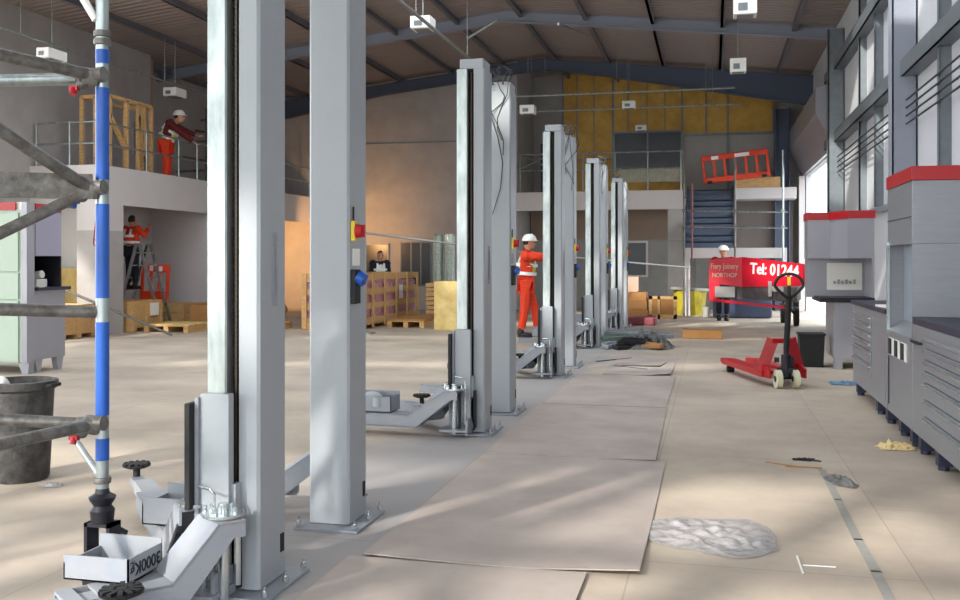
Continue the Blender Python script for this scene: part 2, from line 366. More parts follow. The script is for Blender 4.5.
# open front behind the camera: added, unseen, bars cut the daylight into stripes
struct('wall_front', MB().box(XL, XR, YF-.25, YF, 5.1, 6.9).box(XR-.4, XR, YF-.25, YF, 0, 5.1).box(XL, -12.7, YF-.25, YF, 0, 5.1), LINER)
mb = MB()
for i, xx in enumerate((-12.1, -9.7, -7.5, -5.6, -4.4, -3.1, -1.75, -.2, 1.2)): mb.box(xx-.13, xx+.13, YF-.2, YF-.05, 0, 5.1)
for z in (2.6, 3.9): mb.box(-12.7, XR-.4, YF-.18, YF-.08, z-.09, z+.09)
mb.beam((-5.6, YF-.1, 5.1), (-3.1, YF-.1, 2.6), .1, .22); mb.beam((-3.1, YF-.1, 5.1), (-.2, YF-.1, 2.6), .1, .2); mb.beam((-7.5, YF-.1, 5.1), (-5.6, YF-.1, 2.6), .1, .22)
struct('window_6', mb, GALVM)
# ground outside
struct('floor.001', MB().box(-60, 60, -60, YF, -.2, -.1).box(XR+.15, 60, YF, 60, -.2, -.1), CONC)
# roller door casing and rails
mb = MB(); mb.prism([(2.08, 4.45), (2.08, 4.95), (2.495, 5.1), (2.495, 3.72), (2.42, 3.72)], 20.9, 28.0, 'Y')
tag(link('roller_door_casing', mb, CABG), 'long grey roller shutter casing over the bright side doorway', 'shutter')
t = thing('door_guide', 'white upright guide rail at far edge of the bright side doorway', 'guide rail', (2.42, 27.6, 0)); part('rail', MB().box(2.32, 2.48, 27.62, 27.75, 0, 3.7), WPAINT, t)

# steel columns of the right wall
for k, (y, lab) in enumerate(((12.95, 'tall grey steel column on right wall above the nearer red-topped cabinet'), (19.75, 'tall grey steel column on right wall just left of the wall rails, by the bright doorway'))):
    mb = MB(); x0 = XR-.3
    mb.box(x0, x0+.02, y, y+.26, 0, 5.9); mb.box(XR-.02, XR, y, y+.26, 0, 5.9); mb.box(x0, XR, y, y+.02, 0, 5.9)
    single('steel_column', lab, 'column', mb, RAFT if k == 0 else GALVM, (XR-.15, y+.13, 0))
mb = MB(); a = PY(782, 200, 27.9)
mb.box(a.x-.2, a.x-.17, 27.7, 28.1, 0, 5.6); mb.box(a.x+.17, a.x+.2, 27.7, 28.1, 0, 5.6); mb.box(a.x-.2, a.x+.2, 27.88, 27.92, 0, 5.6)
single('steel_column', 'dark blue steel column in far right corner behind the stair scaffold', 'column', mb, RAFTD, (a.x, 27.9, 0))
for y, lab in ((15.4, 'thin galvanised upright rail between the two tall columns, nearer one'), (17.0, 'thin galvanised upright rail between the two tall columns, farther one'), (11.2, 'thin galvanised upright rail above the tall red-topped cabinet')):
    mb = MB(); mb.box(XR-.12, XR-.1, y, y+.12, 2.2, 5.9); mb.box(XR-.12, XR, y, y+.015, 2.2, 5.9)
    single('wall_post', lab, 'rail', mb, GALVM, (XR-.06, y, 2.2), 'upright rails on the right wall')
rods = ['topmost', 'second from top', 'third from top', 'lowest']
for k, z in enumerate((3.4, 3.3, 3.2, 3.1)):
    mb = MB(); mb.cyl((XR-.14, YF+.2, z), (XR-.14, 12.9, z), .012, seg=8); single('wall_rod', rods[k]+' of four thin dark rods right of the near steel column', 'rod', mb, CABLE, (XR-.14, 10, z), 'thin rods on the right wall')
    mb = MB(); mb.cyl((XR-.14, 13.3, z), (XR-.14, 19.7, z), .012, seg=8); single('wall_rod', rods[k]+' of four thin dark rods between the two steel columns', 'rod', mb, CABLE, (XR-.14, 16, z), 'thin rods on the right wall')

# ================================================================== LIFT POSTS
YP = [3.68, 7.5, 11.38, 15.3, 19.1]
XP = [-1.95, -1.885, -1.855, -1.85, -1.83]
def arm(t, piv, ang, L, pad=None, zo=.0, nf=.3, hw=.085):
    """swing arm in root-local coordinates: pivot xy, heading angle, length"""
    c, s_ = math.cos(ang), math.sin(ang)
    M = Matrix.Translation((piv[0], piv[1], zo)) @ Matrix.Rotation(ang, 4, 'Z')
    mb = MB(); # goose neck + channel
    for sy in (-hw, hw-.01):
        mb.prism([(-.05, .36), (.06, .36), (nf+.04, .17), (L, .17), (L, .07), (nf, .07), (.0, .3), (-.05, .3)], sy, sy+.01, 'Y')
    mb.beam((-.05, 0, .362), (.06, 0, .362), 2*hw, .012); mb.beam((.06, 0, .362), (nf+.04, 0, .172), 2*hw, .012)
    m1 = min(nf+.32, L-.12); mb.box(nf+.04, m1, -hw, hw, .16, .172); mb.box(m1+.06, L, -hw, hw, .16, .172); mb.box(nf, L, -hw, hw, .065, .077)
    mb.bm.transform(M); a = part('arm', mb, LIFT2, t, world=False)
    mb = MB(); mb.box(L-.3, L+.35, -.05, .05, .09, .16); mb.bm.transform(M); part('extension', mb, LIFT2, a, world=False)
    mb = MB(); mb.cyl((0, 0, .02), (0, 0, .42), .022); mb.cyl((0, 0, .372), (0, 0, .385), .085, seg=24)
    for k in range(4):
        an = k*math.pi/2+.5; mb.cyl((.055*math.cos(an), .055*math.sin(an), .385), (.055*math.cos(an), .055*math.sin(an), .41), .013, seg=8)
    mb.bm.transform(M); part('pivot_pin', mb, ZINC, a, world=False, smooth=True)
    if pad is not None:
        px, py, pz = pad; mb = MB()
        mb.lathe([(.02, pz-.07), (.02, pz-.012), (.055, pz-.01), (.078, pz), (.08, pz+.008)], (px, py, 0), 24)
        for k in range(12):
            an = k*math.pi/6; mb.obox((px+.05*math.cos(an), py+.05*math.sin(an), pz+.012), (.05, .018, .014), Euler((0, 0, an)))
        mb.cyl((px, py, pz), (px, py, pz+.018), .02)
        part('lifting_pad', mb, BLACK, a, world=False)
        mb = MB(); mb.beam((px, py, .12), (piv[0]+c*(L*.75), piv[1]+s_*(L*.75), .12), .07, .04); part('pad_bracket', mb, LIFT2, a, world=False)
    return a
def tray(t, a, x0, x1, y0, y1, z0, z1, text=True, ang=0):
    """open sheet tray, root-local"""
    th = .006; mb = MB()
    mb.box(x0, x1, y0, y0+th, z0, z1); mb.box(x0, x1, y1-th, y1, z0, z1+.02); mb.box(x1-th, x1, y0, y1, z0, z1); mb.box(x0, x0+th, y0, y1, z0, z1-.03); mb.box(x0, x1, y0, y1, z0, z0+th)
    o = part('toe_guard', mb, LIFT2, a, world=False)
    if text:
        M = frame_mat(((x1+.001), (y0+y1)/2, (z0+z1)/2), (0, -1, 0), (0, 0, -1))
        # the same lettering as on the photo, upside down on the side plate
        cu = bpy.data.curves.new('l', 'FONT'); cu.body = '3000Kg'; cu.size = .066; cu.extrude = .001; cu.align_x = 'CENTER'; cu.align_y = 'CENTER'; cu.offset = .0008
        q = bpy.data.objects.new('tmp', cu); COL.objects.link(q); dg = bpy.context.evaluated_depsgraph_get(); me = bpy.data.meshes.new_from_object(q.evaluated_get(dg)); bpy.data.objects.remove(q)
        b_ = MB(); b_.bm.from_mesh(me); b_.bm.transform(M); part('lettering', b_, BLACK, o, world=False, label='black upside-down 3000Kg lettering')
    return o
def post(i, far, label):
    """far=True: far post of a lift, open side to the camera; else near post, plain back to the camera"""
    y = YP[i] if far else YP[i]+1.02
    t = thing('lift_post', label, 'car lift post', (XP[i], y, 0), 0, 'posts of the two-post car lifts')
    f = (lambda yy: yy) if far else (lambda yy: .26-yy)
    def bx(mb, x0, x1, y0, y1, z0, z1, bev=0): return mb.box(x0, x1, min(f(y0), f(y1)), max(f(y0), f(y1)), z0, z1, bev)
    H = 2.94
    mb = MB(); c = .012
    poly = [(-.112, .03), (-.112, .26-c), (-.112+c, .26), (.112-c, .26), (.112, .26-c), (.112, c), (.112-c, 0), (.02, 0), (.02, .02), (.092, .02), (.092, .24), (-.092, .24), (-.092, .03)]
    mb.prism([(a, f(b)) for a, b in poly], .02, H); part('column', mb, LIFT, t, world=False)
    mb = MB(); mb.prism([(a, f(b)) for a, b in [(-.115, -.02), (-.109, -.028), (-.031, -.028), (-.025, -.02), (-.025, .05), (-.04, .05), (-.04, -.01), (-.1, -.01), (-.1, .05), (-.115, .05)]], .1, H-.005); part('guide_rail', mb, GALV, t, world=False)
    mb = MB(); bx(mb, -.04, .02, .07, .075, .1, H-.02); part('slot_cover', mb, BLACK, t, world=False)
    mb = MB(); mb.cyl((-.008, f(.03), .1), (-.008, f(.03), H-.02), .011, seg=10)
    z = .9
    if far and i < 2:
        while z < 2.9: mb.cyl((-.008, f(.03), z), (-.008, f(.03), z+.01), .0145, seg=10); z += .022
    part('spindle', mb, BRASS, t, world=False)
    mb = MB(); bx(mb, -.095, .1, -.005, .24, H, 3.02, .006); part('top_cap', mb, LIFT, t, world=False)
    mb = MB(); mb.box(-.16, .19, -.09, .34, 0, .014, .003); pl = part('base_plate', mb, LIFT2, t, world=False)
    for bxp, byp in ((-.14, -.07), (.17, -.07), (.17, .32), (-.14, .32), (.17, .13)):
        mb = MB(); mb.cyl((bxp, byp, .022), (bxp, byp, .045), .014, seg=6); mb.cyl((bxp, byp, .045), (bxp, byp, .065), .007, seg=8); part('anchor_bolt', mb, ZINC, pl, world=False)
    mb = MB(); ys = .15
    mb.box(.112, .115, ys+.05, ys+.085, .12, .2); part('cable_cover', mb, BLACK, t, world=False)
    if far:
        mb = MB(); mb.box(.112, .115, .12, .165, 1.2, 1.52); 
        mb.box(.115, .119, .125, .13, 1.24, 1.48); mb.box(.115, .119, .155, .16, 1.24, 1.48); mb.cyl((.112, .1425, 1.22), (.12, .1425, 1.22), .009, seg=8); mb.cyl((.112, .1425, 1.5), (.12, .1425, 1.5), .009, seg=8)
        part('slotted_bracket', mb, LIFT2, t, world=False)
        # carriage cover, rubber door guard
        mb = MB(); bx(mb, -.118, .012, -.075, -.03, .1, .845, .003); bx(mb, .012, .03, -.05, -.005, .1, .47); ca = part('carriage', mb, LIFT, t, world=False)
        mb = MB(); bx(mb, -.16, -.135, -.13, -.06, .37, .81, .004); part('door_guard', mb, BLACK, ca, world=False)
        mb = MB(); bx(mb, -.135, -.118, -.09, -.05, .3, .83); part('guard_rail', mb, LIFT2, ca, world=False)
        mb = MB(); bx(mb, -.2, .03, -.24, -.03, .05, .065); bx(mb, -.17, .03, -.05, -.03, .05, .3); bx(mb, .0, .02, -.2, -.03, .02, .14); part('arm_bracket', mb, LIFT2, ca, world=False)
        mb = MB(); mb.tube([(-.1, -.09, .47), (-.1, -.12, .47), (-.03, -.15, .47), (-.01, -.15, .45), (-.01, -.15, .1)], .006, 6); part('lock_lever', mb, ZINC, ca, world=False)
        mb = MB(); mb.cyl((.045, -.06, .06), (.045, -.06, .36), .014, seg=8); mb.cyl((-.06, -.14, .04), (-.06, -.14, .4), .011, seg=8); part('lock_rod', mb, DARK if i else ZINC, ca, world=False)
        mb = MB(); mb.box(.01, .034, -.012, .03, .03, .3); part('belt_end', mb, BLACK, ca, world=False)
        A1 = [R(232), R(176), R(182), R(190), R(200)][i]; A2 = [R(131), R(135), R(128), R(130), R(120)][i]
        L1 = [.62, .85, .8, .7, .6][i]
        a1 = arm(t, (.035, -.16) if i == 0 else (-.1, -.15), A1, L1, nf=.2 if i == 0 else .3, hw=.1 if i == 0 else .085, pad=[(-.12, -.62, .2), (-1.1, .1, .2), (-.95, .05, .2), (-.8, 0, .2), (-.7, -.1, .2)][i])
        if i == 0: tray(t, a1, -.465, -.185, -.48, -.25, .178, .272)
        else: tray(t, a1, -.95, -.62, -.18, .05, .175, .3, text=False)
        a2 = arm(t, (-.16, -.02), A2, [1.2, .5, .5, .5, .5][i], pad=[(-1.31, 1.29, .2), (-.6, .6, .2), (-.5, .5, .2), (-.5, .5, .2), (-.5, .5, .2)][i], zo=0)
        if i == 0: tray(t, a2, -.62, -.3, .28, .5, .175, .3)
        if i in (1, 2):
            mb = MB(); mb.sph((-.82, -.06, .27), .09, (1, .8, .6)); mb.cyl((-.74, -.16, .22), (-.74, -.16, .3), .04); part('motor_cover', mb, BLUE if i == 2 else LIFT, a1, world=False, smooth=True)
    else:
        # switch gear on the aisle side
        mb = MB(); mb.box(.112, .135, .02, .07, 1.5, 1.605, .004); sw = part('switch_box', mb, YELP, t, world=False, label='yellow isolator box')
        mb = MB(); mb.cyl((.135, .052, 1.552), (.17, .052, 1.552), .038, .034, 20); mb.box(.17, .182, .045, .059, 1.52, 1.585); part('knob', mb, RED, sw, world=False, smooth=True, label='round red switch knob')
        mb = MB(); mb.cyl((.118, .05, 1.6), (.118, .05, 1.68), .005, seg=6); part('cable', mb, BLACK, t, world=False)
        mb = MB(); mb.box(.112, .115, .05, .15, 1.37, 1.46); part('rating_plate', mb, WHITE if i == 0 else LIFT2, t, world=False)
        mb = MB(); mb.box(.112, .14, .02, .1, 1.17, 1.35, .004); b2 = part('socket_box', mb, BLACK, t, world=False, label='black control box')
        mb = MB(); mb.cyl((.14, .06, 1.31), (.175, .06, 1.29), .042, .036, 20); mb.cyl((.175, .06, 1.29), (.18, .06, 1.29), .02); part('socket', mb, BLUE, b2, world=False, smooth=True, label='blue round socket')
        mb = MB(); bx(mb, -.16, -.05, -.09, -.02, .1, .845, .003); bx(mb, -.2, .03, -.24, -.03, .05, .065); ca = part('carriage', mb, LIFT2, t, world=False)
        A1 = R(196 if i == 0 else 160); a1 = arm(t, (-.12, .36), A1, .5)
        mb = MB(); rnd = random.Random(i+3)
        for k in range(4 if i in (1, 2, 3) else 2):
            x0 = rnd.uniform(-.09, .09); sd = rnd.uniform(-.12, .1)
            pts = [(x0, .1, 3.0)]; x = x0; L = rnd.uniform(.3, .9) if k else .95*(1.5 if i == 1 else .6)
            for q in range(8):
                pts.append((x0+sd*math.sin(q*.9+k)*.9, -.02-.02*math.sin(q), 3.0+.14*math.sin(min(q, 3)*1.05)-L*max(0, q-2)/6)); 
            mb.tube(pts, .0045, 5)
        for k in range(4):
            x0 = rnd.uniform(-.1, .12); mb.tube([(x0, .08, 3.0), (x0+.03, .05, 3.08), (x0+.08*rnd.uniform(-1, 1), .0, 3.12), (x0+.1*rnd.uniform(-1, 1), .02, 3.17)], .006, 5)
        mb.obox((.02, .05, 3.06), (.08, .06, .04)); mb.obox((-.06, .1, 3.05), (.05, .06, .05))
        if i == 0: mb = MB().tube([(-.02, .1, 3.0), (-.02, .06, 3.05), (.03, .1, 3.06)], .006, 6)
        part('loose_cable', mb, CABLE, t, world=False)
    return t
pl = [('nearest lift post, galvanised rail and slot facing us, left of the plain wide post', 'wide plain grey lift post carrying the large red knob and blue socket'),
      ('tall lift post with bright rail, square cap and arm, first behind the wide plain one', 'plain lift post with long cables dangling down its face'),
      ('lift post with bright rail in front of the orange-suited worker, blue motor at foot', 'plain lift post right of the orange-suited worker with short wires on top'),
      ('bright-railed lift post fourth from the front, beside the rubble and tool heap', 'plain lift post fourth from the front, partly behind its bright-railed neighbour'),
      ('farthest and shortest-looking bright-railed lift post, in front of the rear window', 'farthest plain lift post, just behind the last bright-railed one')]
for i in range(5):
    post(i, True, pl[i][0]); post(i, False, pl[i][1])

# ================================================================== HARDBOARD SHEETS AND FLOOR LITTER
def sheet(label, x0, x1, y0, y1, lift=(0, 0, 0, 0), skew=0.0):
    mb = MB(); n = 8; g = {}
    for i in range(n+1):
        for j in range(n+1):
            u = i/n; v = j/n
            l = lift[0]*max(0, 1-u*2.5)*max(0, 1-v*2.5)+lift[1]*max(0, u*2.5-1.5)*max(0, 1-v*2.5)+lift[2]*max(0, u*2.5-1.5)*max(0, v*2.5-1.5)+lift[3]*max(0, 1-u*2.5)*max(0, v*2.5-1.5)
            g[i, j] = mb.bm.verts.new((x0+(x1-x0)*u+skew*v, y0+(y1-y0)*v, .0015+l))
    fs = [mb.bm.faces.new((g[i, j], g[i+1, j], g[i+1, j+1], g[i, j+1])) for i in range(n) for j in range(n)]
    ex = bmesh.ops.extrude_face_region(mb.bm, geom=fs)
    for e in ex['geom']:
        if isinstance(e, bmesh.types.BMVert): e.co.z += .006
    return single('hardboard_sheet', label, 'board', mb, SHEETM, ((x0+x1)/2, (y0+y1)/2, 0), 'hardboard sheets laid over the floor')
sheet('large floor board in the foreground with a lifted right corner, beside the crumpled film', -1.6, -.31, 4.27, 6.74, (.012, .03, 0, 0))
sheet('floor board at the bottom edge, nearest of the row', -1.66, -.54, 1.75, 4.245, (0, .004, .01, .004))
sheet('floor board second in the row, right of the cable-draped post', -1.6, -.38, 6.76, 9.2, (0, .008, 0, 0), -.03)
sheet('floor board third in the row, ending at a dark notch', -1.6, -.42, 9.22, 11.66, (0, 0, .012, 0))
sheet('floor board fourth in the row, beside the tool heap', -1.3, -.48, 11.75, 14.1, (.0, .03, 0, 0))
mb = MB(); mb.crumple(.0, 5.02, .64, .66, .022, 34, 3, .25); 
FILM = mat('crumpled polythene film', (196, 194, 196), .25, 0, .3, 14, .5, 30, col2=(168, 162, 160), alpha=.6)
single('plastic_film', 'crumpled translucent plastic film lying right of the big floor board', 'plastic film', mb, FILM, (.0, 5.02, 0), smooth=True)
mb = MB(); pts = [G(822, 470), G(838, 500), G(858, 540), G(876, 572), G(893, 606)]
n = len(pts)
for a, b in zip(pts, pts[1:]):
    d = (b-a).normalized(); mb.obox((a+b)/2+Vector((0, 0, .002)), ((b-a).length+.02, .045, .003), Euler((0, 0, math.atan2(d.y, d.x))))
single('floor_tape', 'strip of grey tape running along the floor at bottom right', 'tape', mb, TAPE, G(858, 540))
p = G(896, 448); mb = MB(); mb.crumple(p.x, p.y, .26, .22, .05, 14, 11); single('masking_paper', 'crumpled cream paper on floor beside the near workbench feet', 'paper', mb, CREAM, p)
p = G(840, 482); mb = MB(); mb.crumple(p.x, p.y, .16, .32, .03, 14, 5, .3); single('torn_paper', 'torn grey-brown scrap at the upper end of the floor tape', 'paper scrap', mb, DENIM, p)
p = G(806, 460); mb = MB()
for k in range(7): mb.tube([(p.x+random.uniform(-.1, .1), p.y+random.uniform(-.06, .06), .006) for _ in range(4)], .004, 5)
single('wire_offcut', 'small tangle of black wire on the floor in the aisle', 'wire', mb, BLACK, p)
p = G(795, 466); mb = MB(); mb.beam(G(766, 462, .004), G(800, 467, .004), .012, .006); mb.beam(G(785, 466, .004), G(822, 468, .004), .03, .004); single('wood_sliver', 'thin dark sliver of wood on the aisle floor beside the black wire', 'wood scrap', mb, BROWNB, p)
p = G(845, 384); mb = MB(); mb.crumple(p.x, p.y, .35, .3, .03, 12, 8); single('blue_rag', 'pale blue rag on floor near the far drawer unit', 'rag', mb, mat('pale blue cloth', (96, 130, 160), .9), p)
p = G(800, 570); mb = MB(); mb.beam(G(797, 556, .004), G(803, 573, .004), .008, .005); mb.beam(G(803, 565, .004), G(836, 567, .004), .006, .004); single('plastic_strip', 'thin pale plastic strip on floor left of the tape', 'plastic strip', mb, WHITE, p)
p = G(52, 486); mb = MB(); mb.crumple(p.x, p.y, .14, .09, .03, 8, 9); single('film_scrap', 'small scrap of clear film beside the black builder bucket', 'plastic scrap', mb, FILM, p)

# ================================================================== SCAFFOLD TOWER (left edge)
S0 = Vector((-2.47, 3.52, 0))
t = thing('scaffold_tower', 'mobile scaffold tower leg and braces with blue-taped tube at left edge', 'scaffold tower', S0)
mb = MB(); mb.cyl(S0+Vector((0, 0, .42)), S0+Vector((0, 0, 3.4)), .026, seg=20)
up = part('upright', mb, GALV, t, smooth=True)
D0 = 4.0
def zy(py, D=D0): return EYE+(260-py)/960*D
for a, b in ((50, 64), (88, 180), (204, 298), (322, 415), (438, 460)):
    mb = MB(); mb.cyl(S0+Vector((0, 0, zy(b))), S0+Vector((0, 0, zy(a))), .0275, seg=20); part('tape_band', mb, BLUE, up, smooth=True, label='blue tape band')
for z in (zy(34), zy(42), zy(480), zy(500)):
    mb = MB(); mb.lathe([(.026, -.014), (.034, -.012), (.036, 0), (.034, .012), (.026, .014)], S0+Vector((0, 0, z)), 18); part('coupler', mb, GALVD, up, smooth=True)
# castor
mb = MB(); mb.lathe([(.03, .30), (.045, .31), (.05, .36), (.036, .38), (.05, .40), (.055, .415), (.03, .43), (.026, .45)], S0)
mb.box(S0.x-.06, S0.x-.045, S0.y-.04, S0.y+.04, .09, .31); mb.box(S0.x+.045, S0.x+.06, S0.y-.04, S0.y+.04, .09, .31); mb.box(S0.x-.06, S0.x+.06, S0.y-.04, S0.y+.04, .295, .31); mb.obox(S0+Vector((.0, .08, .26)), (.05, .14, .02), Euler((R(-30), 0, 0)))
ca = part('castor_fork', mb, DARK, t, smooth=True)
mb = MB(); mb.cyl(S0+Vector((-.025, 0, .1)), S0+Vector((.025, 0, .1)), .1, seg=28); part('castor_wheel', mb, BLACK, ca, smooth=True)
def PD(px, py, D):
    r = ray(px, py); return r*D+Vector((0, 0, EYE))
def ext(p, q, k): return p+(q-p)*k
def stube(p, q, r, m, nm='brace'):
    mb = MB(); mb.cyl(p, q, r, seg=16); return part(nm, mb, m, t, smooth=True)
P = S0
q = lambda z: Vector((P.x-.03, P.y-.03, z))
# tubes reach back from the leg to the left
stube(q(zy(76)), PD(-110, 30, 3.3), .025, GALVD); stube(PD(78, 79, 4.0), PD(-160, 84, 3.8), .026, GALV, 'rail')
stube(q(zy(190)), PD(-120, 52, 3.2), .025, GALVD)
stube(q(zy(190)), PD(-140, 300, 3.4), .024, GALVD)
stube(PD(96, 312, 4.0), PD(-150, 305, 3.5), .026, GALVD, 'rail')
stube(q(zy(424)), PD(-120, 470, 3.2), .025, GALVD); stube(PD(88, 424, 4.05), PD(-150, 412, 3.9), .026, GALVD, 'rail')
stube(PD(100, 476, 4.0), PD(70, 432, 4.6), .014, GALV); stube(PD(96, 20, 4.0), PD(60, -40, 4.0), .016, WHITE)
mb = MB(); mb.beam(q(zy(187)), PD(-160, 182, 3.5), .06, .1); part('deck_beam', mb, GALVD, t)
for py in (78, 190, 424):
    mb = MB(); c = q(zy(py)); mb.obox(c, (.07, .07, .065), Euler((.3, .2, .5)), .014); mb.sph(c+Vector((-.03, -.02, -.03)), .024); mb.cyl(c+Vector((-.06, 0, .0)), c+Vector((.06, 0, .01)), .031); cl = part('clamp', mb, GALVD, t, smooth=True)
    mb = MB(); c2 = c+Vector((-.06, -.03, -.05)); mb.cyl(c2, c2+Vector((.0, -.01, -.025)), .014); mb.obox(c2, (.04, .02, .02)); part('locking_hook', mb, RED if py != 190 else BLUE, cl, smooth=True)
# the rest of the tower stands outside the picture
for dx, dy in ((-1.9, -.55), (-.35, -2.2), (-2.2, -2.5)):
    stube(S0+Vector((dx, dy, .1)), S0+Vector((dx, dy, 3.4)), .026, GALV, 'upright')

# ================================================================== BUCKET AND LEFT CABINET
c = Vector((-4.3, 5.28, 0)); t = thing('rubble_tub', 'black mortar-splashed builder tub at left edge of the floor', 'tub', c)
mb = MB(); mb.lathe([(.16, 0), (.172, .02), (.2, .57), (.222, .585), (.225, .63), (.205, .635), (.195, .58), (.165, .06), (.0001, .05)], c, 32); part('tub_body', mb, MORTAR, t, smooth=True)
for sx in (1, -1):
    mb = MB(); mb.tube([c+Vector((sx*.215, -.05, .6)), c+Vector((sx*.255, -.04, .61)), c+Vector((sx*.255, .04, .61)), c+Vector((sx*.215, .05, .6))], .013, 8); part('handle', mb, BLACK, t)
single('white_bag', 'white bag standing in the black tub at left edge', 'bag', MB().sph(c+Vector((-.12, -.05, .58)), .07, (1, 1, 1.2), 12), WHITE, c+Vector((-.08, 0, .5)), smooth=True)

t = thing('storage_cabinet', 'tall pale green cabinet with red top band standing behind the scaffold at left', 'cabinet', (-8.6, 10.6, 0))
mb = MB(); mb.box(-9.8, -8.8, 10.12, 11.0, .14, 2.02); mb.box(-8.8, -8.14, 10.12, 10.22, .14, 2.02); part('body', mb, CABP, t)
mb = MB(); mb.box(-9.8, -8.3, 10.1, 10.118, 2.01, 2.11); part('top_band', mb, RED, t)
mb = MB(); mb.box(-9.8, -8.8, 10.13, 11.0, 2.02, 2.11); mb.box(-8.8, -8.14, 10.13, 10.22, 2.02, 2.11); part('top', mb, WHITE, t)
for a in ((.16, .9), (.92, 1.24), (1.26, 1.98)):
    mb = MB(); mb.box(-9.7, -8.26, 10.095, 10.12, a[0], a[1], .003); part('door_panel', mb, CABP, t)
mb = MB(); mb.box(-8.2, -8.12, 10.08, 10.22, .14, 2.11, .004); part('corner_post', mb, CABG, t)
for x in (-9.6, -8.22):
    mb = MB(); mb.prism([(x, .0), (x+.08, .0), (x+.1, .15), (x-.06, .15)], 10.12, 10.22, 'Y'); part('foot', mb, CABG, t)
t = thing('workstation', 'grey open workstation with lilac upper cupboard beside the pale green cabinet', 'workstation', (-8.45, 10.5, 0))
x0, x1, y0, y1 = -8.78, -8.12, 10.24, 10.82
mb = MB(); mb.box(x0, x1-.02, y0, y1, .16, 1.02, .004); part('base_body', mb, CABG, t)
mb = MB(); mb.box(x0, x1+.03, y0-.0, y1+.05, 1.02, 1.06); part('worktop', mb, CTOP, t)
mb = MB(); mb.box(x0, x1, y0, y1-.1, 1.45, 2.0, .004); part('upper_cupboard', mb, CABL, t)
mb = MB(); mb.box(x0, x1, y0, y1-.1, 2.0, 2.1); part('top_band', mb, RED, t)
mb = MB(); mb.box(x0, x0+.03, y0, y1-.1, 1.06, 1.45); mb.box(x0, x1, y1-.13, y1-.1, 1.06, 1.45); part('back_panel', mb, DARK, t)
for y in (y0+.08, y1-.1):
    mb = MB(); mb.prism([(y-.03, 0), (y+.03, 0), (y+.07, .17), (y-.07, .17)], x1-.1, x1-.02, 'X'); part('leg', mb, CABG, t)
t2 = single('grinder', 'small pale bench tool on the dark-backed niche worktop at left', 'tool', MB().box(-8.5, -8.25, 10.42, 10.62, 1.06, 1.16, .01).cyl((-8.42, 10.52, 1.19), (-8.25, 10.52, 1.22), .05), WHITE, (-8.4, 10.5, 1.06))
t2 = single('paper_pile', 'sheets of paper lying on the left workstation worktop', 'paper', MB().box(-8.22, -8.1, 10.28, 10.38, 1.06, 1.075), PAPER, (-8.16, 10.33, 1.06))

# ================================================================== RIGHT-HAND WORKBENCHES
def feet(t, x, ys, m=DARK, h=.137):
    for y in ys:
        mb = MB(); mb.box(x+.02, x+.11, y, y+.09, .03, h+.01); mb.cyl((x+.06, y+.04, 0), (x+.06, y+.04, .035), .035, seg=14); part('foot', mb, NAVYF, t)
NAVYF = mat('blue grey leg paint', (44, 50, 72), .5, .2)
XF = 1.44
def drawers(t, y0, y1, z0, z1, n, x=XF):
    h = (z1-z0)/n
    hs = [.8]*4+[1.2]*(n-4) if n > 5 else [1]*n
    tot = sum(hs); z = z1
    for k in range(n):
        hh = (z1-z0)*hs[k]/tot
        mb = MB(); mb.box(x-.014, x+.01, y0, y1, z-hh+.006, z-.004, .003); d = part('drawer', mb, STEEL, t)
        mb = MB(); mb.prism([(x-.014, z-.012), (x-.034, z-.02), (x-.034, z-.028), (x-.014, z-.03)], y0+.02, y1-.02, 'Y'); part('handle', mb, ZINC, d)
        z -= hh
t = thing('drawer_bench', 'steel drawer bench with dark top farther along the right wall, beside the plain cabinet', 'workbench', (1.8, 10.1, 0))
mb = MB(); mb.box(XF, 2.2, 8.72, 10.72, .137, .94, .005); part('body', mb, STEEL, t)
mb = MB(); mb.box(XF-.02, 2.22, 8.72, 10.74, .94, .98, .004); part('worktop', mb, CTOP, t)
drawers(t, 9.5, 10.62, .3, .88, 6); feet(t, XF, (10.55, 9.3, 8.8))
mb = MB(); mb.box(XF-.004, XF, 8.78, 9.44, .2, .88); part('side_panel', mb, STEEL, t)
t = thing('tall_cabinet', 'tall grey steel cabinet with red top band, open niche and three sockets, at right', 'cabinet', (1.8, 8.15, 0))
Y0, Y1 = 7.66, 8.68
mb = MB(); mb.box(XF, 2.24, Y0, Y1, .137, .8, .005); part('base_body', mb, STEEL, t)
mb = MB(); mb.box(XF, 2.24, Y0, Y1, 1.52, 1.99, .005); part('upper_cupboard', mb, STEEL, t)
mb = MB(); mb.box(XF-.01, 2.25, Y0-.01, Y1+.01, 1.99, 2.095, .004); part('top_band', mb, RED, t)
part('side_panel', MB().box(XF, 2.24, Y0, Y0+.02, .8, 1.52), STEEL, t); part('side_panel', MB().box(XF, 2.24, Y1-.02, Y1, .8, 1.52), STEEL, t)
mb = MB(); mb.box(XF+.12, XF+.14, Y0+.02, Y1-.02, .9, 1.52); part('niche_back', mb, mat('pale blue grey panel', (142, 152, 164), .35, .3), t)
mb = MB(); mb.box(XF-.012, XF+.012, Y1-.035, Y1-.015, .8, 1.55); part('chrome_trim', mb, ZINC, t, label='bright chrome edge strip')
mb = MB(); mb.box(XF-.006, XF, Y0+.02, Y1-.02, 1.72, 1.725); part('cupboard_joint', mb, DARK, t)
mb = MB(); mb.prism([(XF+.12, .9), (XF-.005, .82), (XF-.005, .78), (XF+.12, .78)], Y0+.02, Y1-.02, 'Y'); part('sloping_shelf', mb, STEEL, t)
